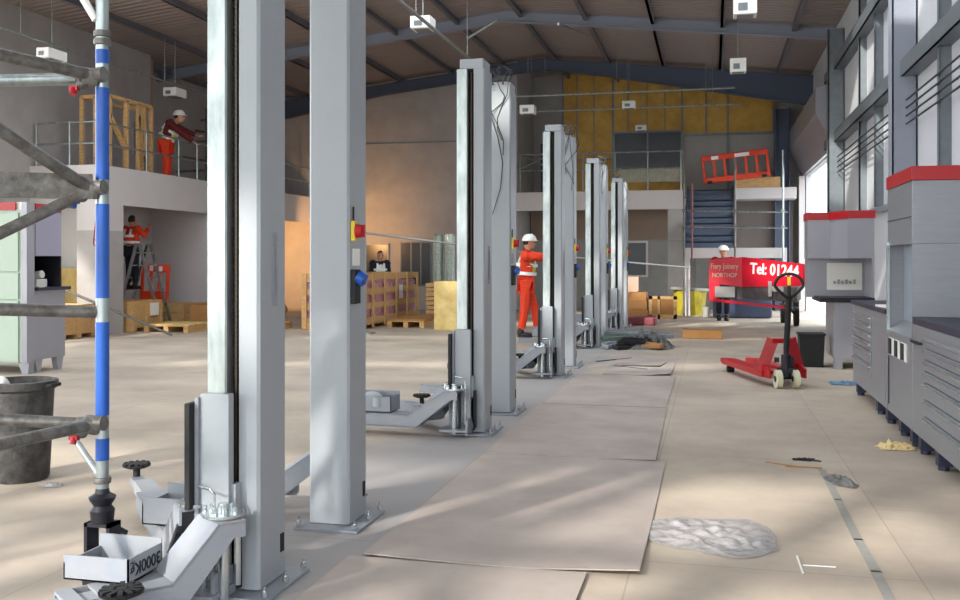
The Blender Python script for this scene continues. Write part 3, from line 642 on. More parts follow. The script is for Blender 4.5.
for y in (7.86, 8.12, 8.38):
    mb = MB(); mb.box(XF-.008, XF, y, y+.19, .62, .76); pn = part('socket_plate', mb, WHITE, t)
    mb = MB(); mb.box(XF-.016, XF-.008, y+.07, y+.18, .625, .755, .004); part('socket_face', mb, BLACK, pn)
mb = MB(); mb.box(XF-.005, XF, 8.6, 8.63, .2, .6); part('door_gap', mb, DARK, t)
feet(t, XF, (8.2, 7.75))
t = thing('drawer_bench', 'nearest steel drawer bench with dark blue top at the right edge', 'workbench', (1.8, 6.5, 0))
mb = MB(); mb.box(XF, 2.24, 4.6, 7.645, .137, .93, .005); part('body', mb, STEEL, t)
mb = MB(); mb.box(XF+.0, 2.24, 4.6, 7.645, .93, .98, .004); part('worktop', mb, CTOP, t)
drawers(t, 5.7, 7.2, .2, .87, 7); feet(t, XF, (7.45, 6.9, 5.6))
mb = MB(); mb.box(XF-.03, XF, 7.3, 7.58, .8, .815); part('pull', mb, DARK, t)
p = PX(870, 300, 1.6); mb = MB(); mb.obox((1.62, 9.1, .99), (.3, .4, .02), Euler((0, 0, .2))); mb.prism([(1.66, .98), (1.9, .98), (1.86, 1.2), (1.8, 1.22)], 8.95, 9.0, 'Y')
single('instruction_sheet', 'white papers leaning on the bench top beside the tall red-topped cabinet', 'paper', mb, PAPER, (1.65, 9.1, .98))
# far corner workstation
t = thing('corner_workstation', 'far grey workstation with stepped red top band and white pinned sheet, left of alarm point', 'workstation', (1.8, 13.6, 0))
yA, yB_, = 13.0, 13.45
xl, xm1, xm2, xr = 1.24, 1.52, 1.68, 2.0
def uprism(z0, z1, off=0): return [(xr+off, yA-off), (xm2-off, yA-off), (xm1-off, yB_-off), (xl-off, yB_-off), (xl-off, yB_+.5), (xr+off, yB_+.5)]
mb = MB(); mb.prism(uprism(0, 0), 1.42, 1.93); part('upper_cupboard', mb, CABG, t)
mb = MB(); mb.prism(uprism(0, 0, .012), 1.93, 2.03); part('top_band', mb, RED, t)
mb = MB(); mb.box(xl, xr, yB_+.2, yB_+.24, .9, 1.42); mb.box(xr-.03, xr, yA, yB_+.5, .9, 1.42); part('back_panel', mb, CABG, t)
mb = MB(); mb.box(xl+.1, xr, yA-.05, yB_+.5, .86, .92, .004); part('worktop', mb, DARK, t)
mb = MB(); mb.box(xl+.28, xr, yA+.0, yB_+.5, .14, .86, .004); part('base_body', mb, CABG, t)
for x in (xl+.28, xr-.1):
    mb = MB(); mb.box(x, x+.1, yA+.01, yA+.1, 0, .15); part('foot', mb, CABG, t)
mb = MB(); mb.box(xm1-.02, xr-.06, yB_+.17, yB_+.19, 1.0, 1.36); sh = part('pinned_sheet', mb, PAPER, t, label='white pinned sheet')
mb = MB()
for k, x in enumerate((1.58, 1.63, 1.68, 1.73, 1.78, 1.83)): mb.box(x, x+.03, yB_+.15, yB_+.17, 1.08, 1.12+.02*(k % 2))
part('tool_rail', mb, CABG, sh)
single('fire_alarm', 'small red fire alarm box on right wall between the red-topped cabinets', 'alarm', MB().box(2.36, 2.44, 12.9, 13.15, 2.1, 2.27, .006), RED, (2.4, 13.0, 2.2))
c = G(808, 362); t = thing('waste_bin', 'black square waste bin in front of the far workstation', 'bin', (1.27, 13.4, 0))
mb = MB(); mb.prism([(1.13, 0), (1.41, 0), (1.43, .42), (1.11, .42)], 13.2, 13.5, 'Y'); part('bin_body', mb, BLACK, t); part('bin_rim', MB().box(1.1, 1.44, 13.18, 13.52, .41, .44, .006), BLACK, t)

# ================================================================== PALLET TRUCK
def w(x, y, z): return Vector((x, y, z))
c = G(772, 386); c.z = 0; t = thing('pallet_truck', 'red hand pallet truck with black loop handle standing in the aisle', 'pallet truck', c)
hx = G(780, 388); A = G(776, 388); F = G(729, 371); 
dirf = (F-A); dirf.z = 0; Lf = dirf.length; dirf.normalize(); sd = Vector((-dirf.y, dirf.x, 0))
def fr(u, v, z): p = A+dirf*u+sd*v; return Vector((p.x, p.y, z))
# the forks point away to the left; their spacing runs across
for v0 in (0.02, -.30):
    mb = MB()
    for a, b, w0, z0, z1 in ((.18, Lf-.02, .15, .13, .17), (Lf-.04, Lf+.1, .12, .11, .16)):
        mb.beam(fr(a, v0, (z0+z1)/2), fr(b, v0, (z0+z1)/2), w0, z1-z0, .008)
    mb.beam(fr(.18, v0-.07, .13), fr(Lf, v0-.07, .13), .012, .07); mb.beam(fr(.18, v0+.07, .13), fr(Lf, v0+.07, .13), .012, .07)
    f = part('fork', mb, RED, t); mb = MB(); q_ = fr(Lf-.12, v0, .04); mb.cyl(q_-sd*.04, q_+sd*.04, .04, seg=18); part('load_roller', mb, BLACK, f)
for vv in (.06, -.34):
    mb = MB(); 
    pa = [fr(.02, vv, .1), fr(.02, vv, .2), fr(.16, vv, .24), fr(.26, vv, .24), fr(.42, vv, .18), fr(.42, vv, .1)]
    V = [mb.bm.verts.new(p+sd*s_) for s_ in (-.012, .012) for p in pa]; mb.bm.faces.new(V[:6]); mb.bm.faces.new(V[6:])
    for k in range(6): mb.bm.faces.new((V[k], V[(k+1) % 6], V[6+(k+1) % 6], V[6+k]))
    part('side_plate', mb, RED, t)
mb = MB(); mb.beam(fr(.2, -.26, .5), fr(.2, -.02, .5), .1, .05, .004); mb.beam(fr(.24, -.36, .15), fr(.2, -.24, .52), .03, .13); mb.beam(fr(.24, .08, .15), fr(.2, -.04, .52), .03, .13); mb.beam(fr(.3, -.36, .15), fr(.3, .08, .15), .25, .03); part('cross_head', mb, RED, t)
pc = fr(.04, -.13, 0)
mb = MB(); mb.cyl(pc+w(0, 0, .12), pc+w(0, 0, .36), .055, seg=18); mb.cyl(pc+w(0, 0, .36), pc+w(0, 0, .5), .03); mb.cyl(pc+w(.06, 0, .18), pc+w(.06, 0, .34), .02); mb.box(pc.x-.1, pc.x+.1, pc.y-.05, pc.y+.05, .17, .22); mb.cyl(pc-sd*.13+w(0, 0, .1), pc+sd*.13+w(0, 0, .1), .014); mb.obox(pc+w(-.1, .02, .3), (.05, .1, .05)); part('hydraulic_pump', mb, DARK, t, smooth=True)
camr = Vector((CT, ST, 0))
for s_ in (-1, 1):
    q_ = pc+camr*(.095*s_)+w(0, -.06, .1); wd = camr*.028; mb = MB(); mb.cyl(q_-wd, q_+wd, .1, seg=28); ww = part('steer_wheel', mb, WHL, t, smooth=True); mb = MB(); mb.cyl(q_-wd*1.15, q_+wd*1.15, .035, seg=16); part('wheel_hub', mb, DARK, ww)
top = w(pc.x+.02, pc.y-.12, .0)
mb = MB(); mb.cyl(pc+w(0, 0, .42), top+w(0, 0, .98), .032, seg=16); part('tiller', mb, BLACK, t, smooth=True)
mb = MB(); lp = []
for k in range(25):
    a = -math.pi/2+k*2*math.pi/24; rx = .155*math.cos(a); zz = 1.12+.13*math.sin(a)
    if math.sin(a) < 0: rx *= (1+.85*math.sin(a))*.6+.4 if math.cos(a) else 0
    lp.append(top+camr*rx+w(0, 0, zz))
mb.tube(lp[:-1], .017, 10, closed=True); part('handle_loop', mb, BLACK, t, smooth=True)
mb = MB(); mb.cyl(top+w(0, 0, 1.0), top+w(0, 0, 1.12), .02); part('handle_stem', mb, BLACK, t); mb = MB(); mb.obox(top+w(0, -.005, 1.17), (.035, .03, .09), None, .004); part('release_lever', mb, YELP, t, label='yellow release lever')

# ================================================================== RED SIGNED CART
cy = 20.3
# header board: left face seen square on, right face raked towards the camera
pL = PY(709, 275, cy+.1); pC = PY(742, 275, cy-.0); pR = PY(803, 275, cy-1.3)
t = thing('works_trailer', 'red-sided trailer cart with white Tel lettering in front of the far person', 'trailer', (pC.x, cy+.2, 0))
zT = lambda px, py, Y: PY(px, py, Y).z
def wall(p, q_, z0p, z1p, z0q, z1q, th, m, nm, par=None):
    n = Vector((-(q_-p).y, (q_-p).x, 0)).normalized()*th; mb = MB()
    V = [mb.bm.verts.new((a.x+o.x, a.y+o.y, z)) for o in (Vector((0, 0, 0)), n) for a, z in ((p, z0p), (q_, z0q), (q_, z1q), (p, z1p))]
    mb.bm.faces.new(V[:4]); mb.bm.faces.new(V[4:])
    for k in range(4): mb.bm.faces.new((V[k], V[(k+1) % 4], V[4+(k+1) % 4], V[4+k]))
    return part(nm, mb, m, par or t)
wl = wall(pL, pC, zT(709, 283, cy), zT(709, 260, cy), zT(742, 287, cy), zT(742, 257, cy), .05, REDB, 'end_board')
wr = wall(pC, pR, zT(742, 287, cy), zT(742, 257, cy), zT(803, 286, cy-1.3), zT(803, 264, cy-1.3), .05, REDB, 'side_board')
ex = (pC-pL); ex.z = 0; M = frame_mat(pL.lerp(pC, .47)+Vector((0, -.012, zT(726, 266.5, cy)-pL.z)), ex, (0, 0, 1))
text_part('lettering', 'Fiery Joinery', mat('faded cream lettering', (206, 170, 150), .6), wl, M, .17, .004, .001, .64)
M = frame_mat(pL.lerp(pC, .47)+Vector((0, -.012, zT(726, 275.5, cy)-pL.z)), ex, (0, 0, 1)); text_part('lettering', 'NORTHOP', MATS['faded cream lettering'], wl, M, .13, .004, .001, .8)
ex2 = (pR-pC); ex2.z = 0; mid = pC.lerp(pR, .55); mid.z = (zT(742, 271, cy)+zT(803, 276, cy-1.3))/2+.06
nn = Vector((ex2.y, -ex2.x, 0)).normalized()*.012
text_part('lettering', 'Tel: 01244', WHITE, wr, frame_mat(mid+nn, ex2+Vector((0, 0, zT(803, 270, cy-1.3)-zT(742, 266, cy))), (0, 0, 1)), .31, .006, .006, 1.0, label='white bold Tel: 01244 lettering')
mb = MB(); mb.box(pL.x+.02, pC.x, cy+.1, cy+1.0, .85, .95); part('floor_panel', mb, DARK, t)
# grey machine body under the boards
zbm = .55
mb = MB(); mb.prism([(pL.x+.1, cy+.15), (pC.x, cy+.06), (pR.x-.1, cy-1.15), (pR.x+.1, cy+.3), (pC.x+.3, cy+1.1), (pL.x+.1, cy+1.0)], zbm+.05, .88); part('chassis', mb, mat('grey brown machinery', (96, 88, 88), .6, .2, .6, 6, .3, 20, col2=(60, 56, 60)), t)
mb = MB(); mb.box(pL.x, pL.x+.22, cy+.08, cy+.2, zbm, .95, .01); mb.beam((pL.x+.1, cy+.1, zbm+.02), (pR.x-.3, cy-1.0, zbm-.06), .06, .05); part('red_bumper', mb, REDB, t)
for p_, sz in ((PY(725, 292, cy+.02), (.4, .05, .22)), (PY(770, 289, cy-.68), (.07, .05, .3)), (PY(780, 289, cy-.85), (.3, .05, .1))): part('light_panel', MB().obox(p_, sz, None, .006), mat('dull silver', (150, 148, 146), .4, .4), t)
wc = G(784, 323); mb = MB(); mb.cyl((wc.x-.06, wc.y+.1, .22), (wc.x+.1, wc.y+.1, .22), .22, seg=24); wo = part('wheel', mb, BLACK, t, smooth=True); mb = MB(); mb.cyl((wc.x-.07, wc.y+.1, .22), (wc.x-.05, wc.y+.1, .22), .1); part('wheel_hub', mb, ZINC, wo)
mb = MB(); mb.cyl((pL.x+.55, cy+.6, .2), (pL.x+.65, cy+.6, .2), .2, seg=24); mb.bm.transform(Matrix.Translation((1.2, .5, 0))); part('wheel', mb, BLACK, t, smooth=True)
mb = MB(); mb.cyl((wc.x, wc.y+.1, .3), (wc.x, wc.y+.1, .62), .03); mb.cyl((pL.x+1.8, cy+1.1, .2), (pL.x+1.5, cy+.4, .62), .03); part('axle', mb, DARK, t)

# ================================================================== STAIR, REAR LANDING, SCAFFOLD RAILS
Ys = 24.6
a = PY(683, 248, Ys); b = PY(787, 258, Ys)
t = thing('stair_landing', 'white steel landing beam on a white post below the blue stair flight', 'landing', (a.x, Ys, 0))
mb = MB(); mb.box(a.x, b.x, Ys, Ys+.08, b.z, a.z); mb.box(a.x, b.x, Ys+.08, YB-1.1, b.z+.1, a.z-.02); part('beam', mb, WPAINT, t)
p2 = PY(690, 258, Ys); mb = MB(); mb.box(a.x, p2.x, Ys+.01, Ys+.15, 0, b.z); part('post', mb, WPAINT, t)
mb = MB(); mb.box(b.x-.1, b.x, Ys+.01, Ys+.15, 0, b.z); part('post', mb, WPAINT, t)
t = thing('stair_flight', 'slate blue steel stair flight rising from the white landing to the deck', 'staircase', (0, Ys+.6, a.z))
sx0 = PY(686, 200, Ys+1).x; sx1 = PY(734, 200, Ys+1).x; z0 = a.z; z1 = 3.35; n = 10
ya, yb = Ys+.35, YB-.9
for k in range(n):
    zz = z0+(z1-z0)*(k+1)/n; yy = ya+(yb-ya)*k/n
    mb = MB(); mb.box(sx0, sx1, yy, yy+(yb-ya)/n+.03, zz-.03, zz); mb.box(sx0, sx1, yy, yy+.015, zz-(z1-z0)/n, zz); part('step', mb, BLUEST, t)
for x in (sx0, sx1):
    mb = MB(); mb.beam((x, ya, z0), (x, yb, z1), .04, .25); part('stringer', mb, BLUEST, t)
a = PY(735, 180, YB-1); b = PY(787, 190, YB-1)
struct('trim_12', MB().box(.58, XR-.3, YB-1.6, YB, 3.05, 3.35).box(-.72, .58, YB-.85, YB, 3.05, 3.35), WPAINT)
struct('wall_back.007', MB().box(.5, XR-.3, YB-.5, YB-.4, 0, 3.05), mat('dark unlit lobby wall', (118, 108, 104), .9, 0, .2, 2))  # shade of the open space under the landing is put into the colour
p = PY(757, 184, YB-1.2); single('timber_crate', 'long pale timber crate on the upper rear landing below the orange barrier', 'crate', MB().box(PY(735, 180, YB-1.4).x, PY(780, 180, YB-1.4).x, YB-1.5, YB-.9, 3.35, 3.65, .01), WOODP, (p.x, YB-1.2, 3.35))
t = thing('scaffold_rails', 'galvanised scaffold tube guardrails in front of the rear blue stairs', 'scaffold', (-.2, Ys-.1, 0))
for py in (211, 227):
    q0 = PY(684, py, Ys-.1); q1 = PY(788, py+1, Ys-.1); mb = MB(); mb.cyl(q0, q1, .024, seg=8); part('rail', mb, GALV, t)
for px, ya_, m in ((692, 183, mat('rusty red tube', (130, 84, 84), .6, .3)), (735, 158, GALVD), (783, 150, GALV), (684, 150, GALVD)):
    q0 = PY(px, ya_, Ys-.14); mb = MB(); mb.cyl((q0.x, q0.y, 0 if px in (684, 783) else 1.4), q0, .026, seg=8)
    mb.obox((q0.x, q0.y, PY(px, 211, Ys).z), (.09, .09, .07)); mb.obox((q0.x, q0.y, PY(px, 227, Ys).z), (.09, .09, .07)); part('upright', mb, m, t)
for k, py in enumerate((160, 168, 176, 186)):
    pass
def barrier(label, c, w_, h_, rz, tilt, panel, back=0):
    t = thing('safety_barrier', label, 'barrier', c, rz)
    Rm = Matrix.Rotation(tilt, 4, 'Y')
    def pt(mb, nm, m, par=t, lb=None, sm=False):
        mb.bm.transform(Rm); return part(nm, mb, m, par, world=False, smooth=sm, label=lb)
    mb = MB(); n = max(3, int(w_/.28)); th = .045
    mb.box(-w_/2, w_/2, -th/2, th/2, h_*.8, h_, .03); mb.box(-w_/2, w_/2, -th/2, th/2, h_*.0, h_*.3 if n < 6 else h_*.2, .02)
    for k in range(n+1):
        xx = -w_/2+.04+(w_-.08)*k/n; mb.box(xx-.035, xx+.035, -th/2, th/2, h_*.15, h_*.85, .01)
    fr_ = pt(mb, 'frame', ORPL)
    for k, (u0, u1) in enumerate(panel):
        mb = MB(); mb.box(-w_/2+u0*w_, -w_/2+u1*w_, -th/2-.006, -th/2, h_*.82, h_*.95); pt(mb, 'reflective_strip', REFL, fr_, 'white reflective strip')
    mb = MB(); mb.box(-w_/2+.1, -w_/2+.22, -.2, .2, 0, .05); mb.box(w_/2-.22, w_/2-.1, -.2, .2, 0, .05); pt(mb, 'foot', BLACK)
    return t
p = PY(737, 181, YB-1.7); barrier('orange plastic barrier on the upper rear landing with white reflective strip', (p.x-.0, YB-1.7, 3.36+.2), 1.75, .75, 0, R(-6), [(.5, .72), (.15, .26)])
# rear mezzanine guardrail, sheet and far rails
t = thing('mezzanine_guardrail', 'galvanised guardrail along the rear mezzanine in front of yellow boards', 'guardrail', (-3, YM+.05, 3.25))
for z in (4.3, 3.85):
    mb = MB(); mb.cyl((-5.2, YM+.02, z), (-.75, YM+.02, z), .022, seg=8); part('rail', mb, GALV, t)
for k in range(6):
    x = -5.15+k*.87; mb = MB(); mb.cyl((x, YM+.02, 3.05), (x, YM+.02, 4.32), .022, seg=8); part('post', mb, GALV, t)
mb = MB(); mb.cyl((-5.2, YM+.1, 4.35), (-4.3, YM+.1, 3.9), .02, seg=8); mb.cyl((-5.2, YM+.1, 3.9), (-4.3, YM+.1, 4.3), .02, seg=8); part('cross_brace', mb, GALV, t)
a = PY(619, 169, YM+.3); b = PY(683, 182, YM+.3); mb = MB()
k = 0; x = a.x
while x < b.x: mb.box(x, x+.078, YM+.045, YM+.06+.02*(k % 2), b.z, a.z); x += .08; k += 1
single('ribbed_panel', 'pale ribbed sheet leaning behind the rear guardrail below the dark upper window', 'panel', mb, mat('pale ribbed cement sheet', (160, 158, 142), .8, 0, .3, 6), (a.x+.8, YM+.06, b.z))
a.z  # kept for reference of height
single('deck_plank', 'pale plank stack resting on the rear mezzanine left of the lift posts', 'planks', MB().box(-5.2, -4.45, YM+.4, YM+1.2, 3.05, 3.18), GREYP, (-4.8, YM+.8, 3.05))

# left mezzanine guardrail
t = thing('mezzanine_guardrail', 'galvanised guardrail around the left mezzanine above the white parapet', 'guardrail', (-11.06, 18, 3.17))
for z in (3.98, 3.58):
    mb = MB(); mb.cyl((-11.06, 15.68, z), (-11.06, YM-.1, z), .018, seg=8); mb.cyl((-12.45, 15.68, z), (-11.06, 15.68, z), .018, seg=8); part('rail', mb, GALV, t)
for y in (15.68, 17.2, 18.4, 19.15, 20.6, 22, 23.6, 25.2):
    mb = MB(); mb.cyl((-11.06, y, 3.17), (-11.06, y, 4.0), .018, seg=8); part('post', mb, GALV, t)
for x in (-12.42, -11.7):
    mb = MB(); mb.cyl((x, 15.68, 3.17), (x, 15.68, 4.0), .018, seg=8); part('post', mb, GALV, t)
# timber stud frame on the mezzanine
t = thing('timber_stud_frame', 'open pine stud box frame standing on the left mezzanine', 'timber frame', (-11.5, 17, 2.95))
fx0, fx1, fy0, fy1, fz = -11.85, -11.25, 16.25, 17.65, 4.55
def stud(p, q_, w0=.07): mb = MB(); mb.beam(p, q_, w0, .07); part('stud', mb, WOODP, t)
for x, y in ((fx1, fy0), (fx1, fy0+.55), (fx1, fy0+.95), (fx1, fy1-.25), (fx1, fy1), (fx0+.3, fy0)): stud((x, y, 2.95), (x, y, fz))
for x, y in ((fx0, fy0), (fx0, fy1)): stud((x, y, 2.95), (x, y, fz))
for z in (3.0, fz): stud((fx1, fy0, z), (fx1, fy1, z)); stud((fx0, fy0, z), (fx1, fy0, z)); stud((fx0, fy1, z), (fx1, fy1, z)); stud((fx0, fy0, z), (fx0, fy1, z))
stud((fx1, fy0+.95, 4.3), (fx1, fy1-.2, 3.0)); stud((fx1, fy0, 4.2), (fx1, fy0+.5, 3.6)); stud((fx1, fy1-.3, 3.5), (fx1, fy1, 3.0))
mb = MB(); mb.box(fx1-.12, fx1-.1, fy0+.95, fy1-.2, 3.55, 4.2); part('backing_sheet', mb, mat('grey printed board', (132, 132, 140), .6, 0, .3, 6), t)
# scaffold tubes beyond on the left mezzanine
t = thing('tube_rack', 'tangle of dark horizontal tubes behind the worker on the left mezzanine', 'tubes', (-12.5, 22, 3))
for k, z in enumerate((3.6, 4.0, 4.4, 4.75, 5.05, 5.2)):
    mb = MB(); mb.cyl((-13.0, 21.5+.3*k, z), (-11.4, 23.2, z+.25*(-1)**k), .03, seg=8); part('tube', mb, GALVD, t)
for x in (-12.9, -11.7):
    mb = MB(); mb.cyl((x, 22.8, 2.95), (x, 22.8, 5.4), .03, seg=8); part('upright', mb, GALVD, t)

# ================================================================== OVERHEAD SERVICES
def conduit(label, p, q_, r=.022):
    t = thing('conduit', label, 'conduit', (Vector(p)+Vector(q_))/2); mb = MB(); mb.cyl(p, q_, r, seg=8); part('pipe', mb, GALV, t)
    for k in (.12, .5, .88):
        c = Vector(p).lerp(Vector(q_), k); mb = MB(); mb.cyl(c, (c.x, c.y, roofz(c.x)-.1), .006, seg=5); part('hanger', mb, GALV, t)
conduit('galvanised ceiling conduit running from the top edge towards the capped tall post', (-4.45, 10, 5.2), (-4.45, 18.4, 5.2), .028)
a = PY(505, 97, 22); b = PY(735, 92, 22); conduit('long pale conduit crossing in front of the yellow boards, upper one', a, (b.x, 22, a.z))
a = PY(520, 112, 24); b = PY(740, 107, 24); conduit('long pale conduit crossing in front of the yellow boards, lower one', a, (b.x, 24, a.z))
conduit('ceiling conduit carrying lamps over the left mezzanine', (-11.3, 12.5, 5.2), (-11.3, 24, 5.2))
def lamp(label, px, py, Y, l=.42, w0=.26, h=.17, along='X', drop=True, X=None):
    p = PY(px, py, Y) if X is None else PX(px, py, X); t = thing('ceiling_heater', label, 'light fitting', p, 0 if along == 'X' else 0, 'small white box fittings hung from the roof')
    sx_, sy_ = (l, w0) if along == 'X' else (w0, l)
    mb = MB(); mb.box(-sx_/2, sx_/2, -sy_/2, sy_/2, -h/2, h/2, .01); b_ = part('housing', mb, WHITE, t, world=False)
    mb = MB(); mb.box(-sx_*.35, sx_*.35, -sy_*.35, sy_*.35, -h/2-.012, -h/2); mb.box(-sx_*.3, sx_*.1, -sy_/2-.008, -sy_/2, -h*.3, h*.1); part('grille', mb, GALVM, b_, world=False)
    mb = MB(); mb.cyl((0, 0, h/2), (0, 0, roofz(p.x)-.1-p.z), .007, seg=5); part('hanger', mb, GALV, t, world=False)
lamp('white box fitting at top centre on the slanting conduit', 423, 24, 15.2, .34, .34, .2)
lamp('white box fitting right of the cable-draped post, on the lower conduit', 528, 110, 22, .34, .3, .2)
lamp('small white box fitting in front of the yellow boards', 629, 105, 23.8, .32, .25, .18)
lamp('smallest white box fitting, just above the dark upper window', 641, 128, 27, .3, .2, .15)
lamp('white box fitting near the right end of the ceiling, below the top one', 738, 66, 19, .3, .25, .26)
lamp('white box fitting cut by the top edge near the steel column', 745, 7, 15, .34, .3, .28)
lamp('long white box fitting above the timber frame at top left', 52, 55, 0, .5, .25, .17, 'Y', X=-11.3)
lamp('white box fitting above the worker on the left mezzanine', 175, 93, 0, .45, .3, .18, 'Y', X=-11.3)
mb = MB(); mb.cyl(PY(468, 38, 19.2), PY(497, 20, 19.2), .03, seg=8); single('roof_brace', 'short pale roof brace rod above the capped tall post', 'rod', mb, GALV, PY(480, 30, 19.2))
mb = MB(); mb.cyl(PY(558, 24, 18.5), PY(586, 35, 20.5), .03, seg=8); single('roof_brace', 'short pale roof brace rod right of top centre', 'rod', mb, GALV, PY(570, 30, 19.2))
a = PY(365, 233, 17.2); b = PY(690, 267.5, 24.4); mb = MB(); n = 12; pts = [a.lerp(b, k/n)-Vector((0, 0, .05*math.sin(math.pi*k/n))) for k in range(n+1)]; mb.tube(pts, .022, 6)
single('supply_hose', 'grey hose strung at head height behind the lift posts across the hall', 'hose', mb, mat('grey hose', (150, 150, 150), .5), (a+b)/2)
# support of the hose so that it hangs from something
mb = MB(); mb.cyl((a.x, a.y, 0), (a.x, a.y, a.z+.05), .025, seg=8); mb.box(a.x-.15, a.x+.15, a.y-.15, a.y+.15, 0, .03); single('hose_stand', 'thin grey stand holding the hose behind the wide plain post', 'stand', mb, GALV, (a.x, a.y, 0))

# ================================================================== GOODS ON THE FLOOR
def crate(label, x0, x1, y0, y1, h, rows=4, sw=.14, posts=5, content=None, clabel=None, z=0, fill=.85):
    t = thing('slatted_crate', label, 'crate', ((x0+x1)/2, (y0+y1)/2, z))
    for k in range(rows):
        zz = z+.1+(h-.1-sw)*k/(rows-1) if rows > 1 else z+.1
        mb = MB()
        mb.box(x1-.03, x1, y0, y1, zz, zz+sw); mb.box(x0, x0+.03, y0, y1, zz, zz+sw); mb.box(x0, x1, y0, y0+.03, zz, zz+sw); mb.box(x0, x1, y1-.03, y1, zz, zz+sw); part('slat', mb, WOODP, t)
    for k in range(posts):
        y = y0+(y1-y0-.1)*k/(posts-1)
        mb = MB(); mb.box(x1, x1+.03, y, y+.1, z+.02, z+h); part('upright', mb, WOODP, t)
    nx = max(2, int((x1-x0)/.8)+1)
    for k in range(nx):
        x = x0+(x1-x0-.1)*k/(nx-1); mb = MB(); mb.box(x, x+.1, y0-.03, y0, z+.02, z+h); part('upright', mb, WOODP, t)
    mb = MB(); mb.box(x0, x1, y0, y1, z+.08, z+.1)
    for y in (y0, (y0+y1)/2-.05, y1-.1): mb.box(x0, x1, y, y+.1, z, z+.08)
    part('base', mb, WOODP, t)
    if content:
        mb = MB(); mb.box(x0+.04, x1-.04, y0+.04, y1-.04, z+.1, z+h*fill, .04); single('wrapped_pack', clabel, 'goods', mb, content, ((x0+x1)/2, (y0+y1)/2, z+.1))
    return t
pc_ = crate('long slatted crate holding pink insulation near the back wall', -8.0, -6.8, 17.9, 21.8, 1.12, 4, .13, 6, PINK, 'pink wrapped insulation packed in the long slatted crate')
part('delivery_note', MB().box(-6.77, -6.765, 20.35, 20.6, .55, .85), WHITE, pc_, label='white note')
def pallet(label, x0, x1, y0, y1, z=0, h=.14, load=None, lh=.05, ll=None, rz=0):
    c = ((x0+x1)/2, (y0+y1)/2, z); t = thing('pallet', label, 'pallet', c, rz); w_ = x1-x0; d = y1-y0
    for k in range(6):
        mb = MB(); yy = -d/2+(d-.1)*k/5; mb.box(-w_/2, w_/2, yy, yy+.1, h-.02, h); part('deck_board', mb, WOODP, t, world=False)
    for x in (-w_/2, -.05, w_/2-.1):
        mb = MB(); mb.box(x, x+.1, -d/2, d/2, 0, h-.02)
        part('bearer', mb, WOODP, t, world=False)
    if load:
        mb = MB(); mb.obox((c[0], c[1], z+h+lh/2), (w_*.96, d*.96, lh), Euler((0, 0, rz+.05)), .005); single('board_stack', ll, 'boards', mb, load, (c[0], c[1], z+h))
pallet('low pallet with flat boards in front of the pink-filled crate', -6.55, -5.75, 18.9, 20.4, load=BROWNB, lh=.04, ll='flat boards on the low pallet before the pink-filled crate')
t = thing('timber_stack', 'neat stack of short timbers between crate and yellow plywood box', 'timber', (-6.0, 20.0, 0))
for k in range(9): part('timber', MB().box(-6.2+.02*(k % 2), -5.65, 20.5, 21.1, .0+k*.1, .085+k*.1, .004), WOODP, t)
single('plywood_box', 'tall yellow plywood box standing left of the capped tall post', 'box', MB().box(-5.42, -4.92, 18.5, 19.1, 0, .97, .006), PLY, (-5.17, 18.8, 0))
for px, lab in ((438, 'left of two tall shrink-wrapped silvery bundles behind the plywood box'), (449.5, 'right of two tall shrink-wrapped silvery bundles behind the plywood box')):
    p = PY(px, 240, 21.5); mb = MB()
    bmesh.ops.create_grid(mb.bm, x_segments=1, y_segments=1, size=.01)
    mb.bm.clear(); mb.lathe([(.1, .0), (.125, .05), (.12, .5), (.13, .9), (.122, 1.3), (.13, 1.7), (.12, 1.96), (.09, 2.0)], p*1.0-Vector((0, 0, p.z)), 8)
    single('wrapped_bundle', lab, 'wrapped bundle', mb, WRAP, (p.x, p.y, 0), 'shrink-wrapped bundles')
pallet('pallet under yellow and white sacks, seen between the two nearest posts', -9.6, -8.4, 17.3, 18.3)
for k, (dx, dz, lab) in enumerate(((-.3, 0, 'lower left'), (.3, 0, 'lower right'), (0, .17, 'topmost'))):
    single('cement_sack', lab+' printed sack on the pallet between the two nearest posts', 'sack', MB().sph((-9.0+dx, 17.8, .23+dz), .3, (1, .8, .32), 14), YSACK, (-9+dx, 17.8, .14+dz), 'sacks on the pallet', smooth=True)
p = G(289, 300, .3); single('brown_bundle', 'dark brown heap in the orange-lit bay between the two nearest posts', 'bundle', MB().sph((-10.5, 21.5, .2), .5, (1, .6, .5), 14), BROWNB, (-10.5, 21.5, 0), smooth=True)
# crates on the left
crate('low plank crate nearest the scaffold tube, in front of the pier', -12.2, -11.0, 14.5, 15.45, .6, 3, .17, 3, WOODP, 'planks filling the low crate nearest the scaffold tube')
pc_ = crate('low plank crate with white label in front of the ladder recess', -11.9, -10.85, 16.4, 17.4, .6, 3, .17, 3, WOODP, 'planks filling the crate in front of the ladder recess')
crate('low plank crate carrying the orange barrier in the recess', -12.0, -10.95, 18.35, 19.3, .46, 2, .17, 3, BROWNB, 'dark goods inside the crate below the orange barrier')
part('label_sheet', MB().box(-10.82, -10.812, 16.95, 17.25, .3, .55), WHITE, pc_, label='white label')
pallet('flat empty pallet on floor left of the nearest post', -10.7, -9.75, 16.55, 17.45, load=PLY, lh=.02, ll='thin boards on the flat pallet left of the nearest post')
pallet('dark pallet below a cardboard box left of the nearest post', -10.55, -9.7, 17.75, 18.5)
single('cardboard_box', 'brown cardboard box standing on the dark pallet left of the nearest post', 'box', MB().box(-10.45, -9.85, 17.8, 18.4, .14, .47, .006), BROWNB, (-10.15, 18.1, .14))
mb = MB(); mb.cyl((-10.9, 17.2, .3), PX(66, 292, -10.95)+Vector((0, 0, 0)), .03, seg=8); 
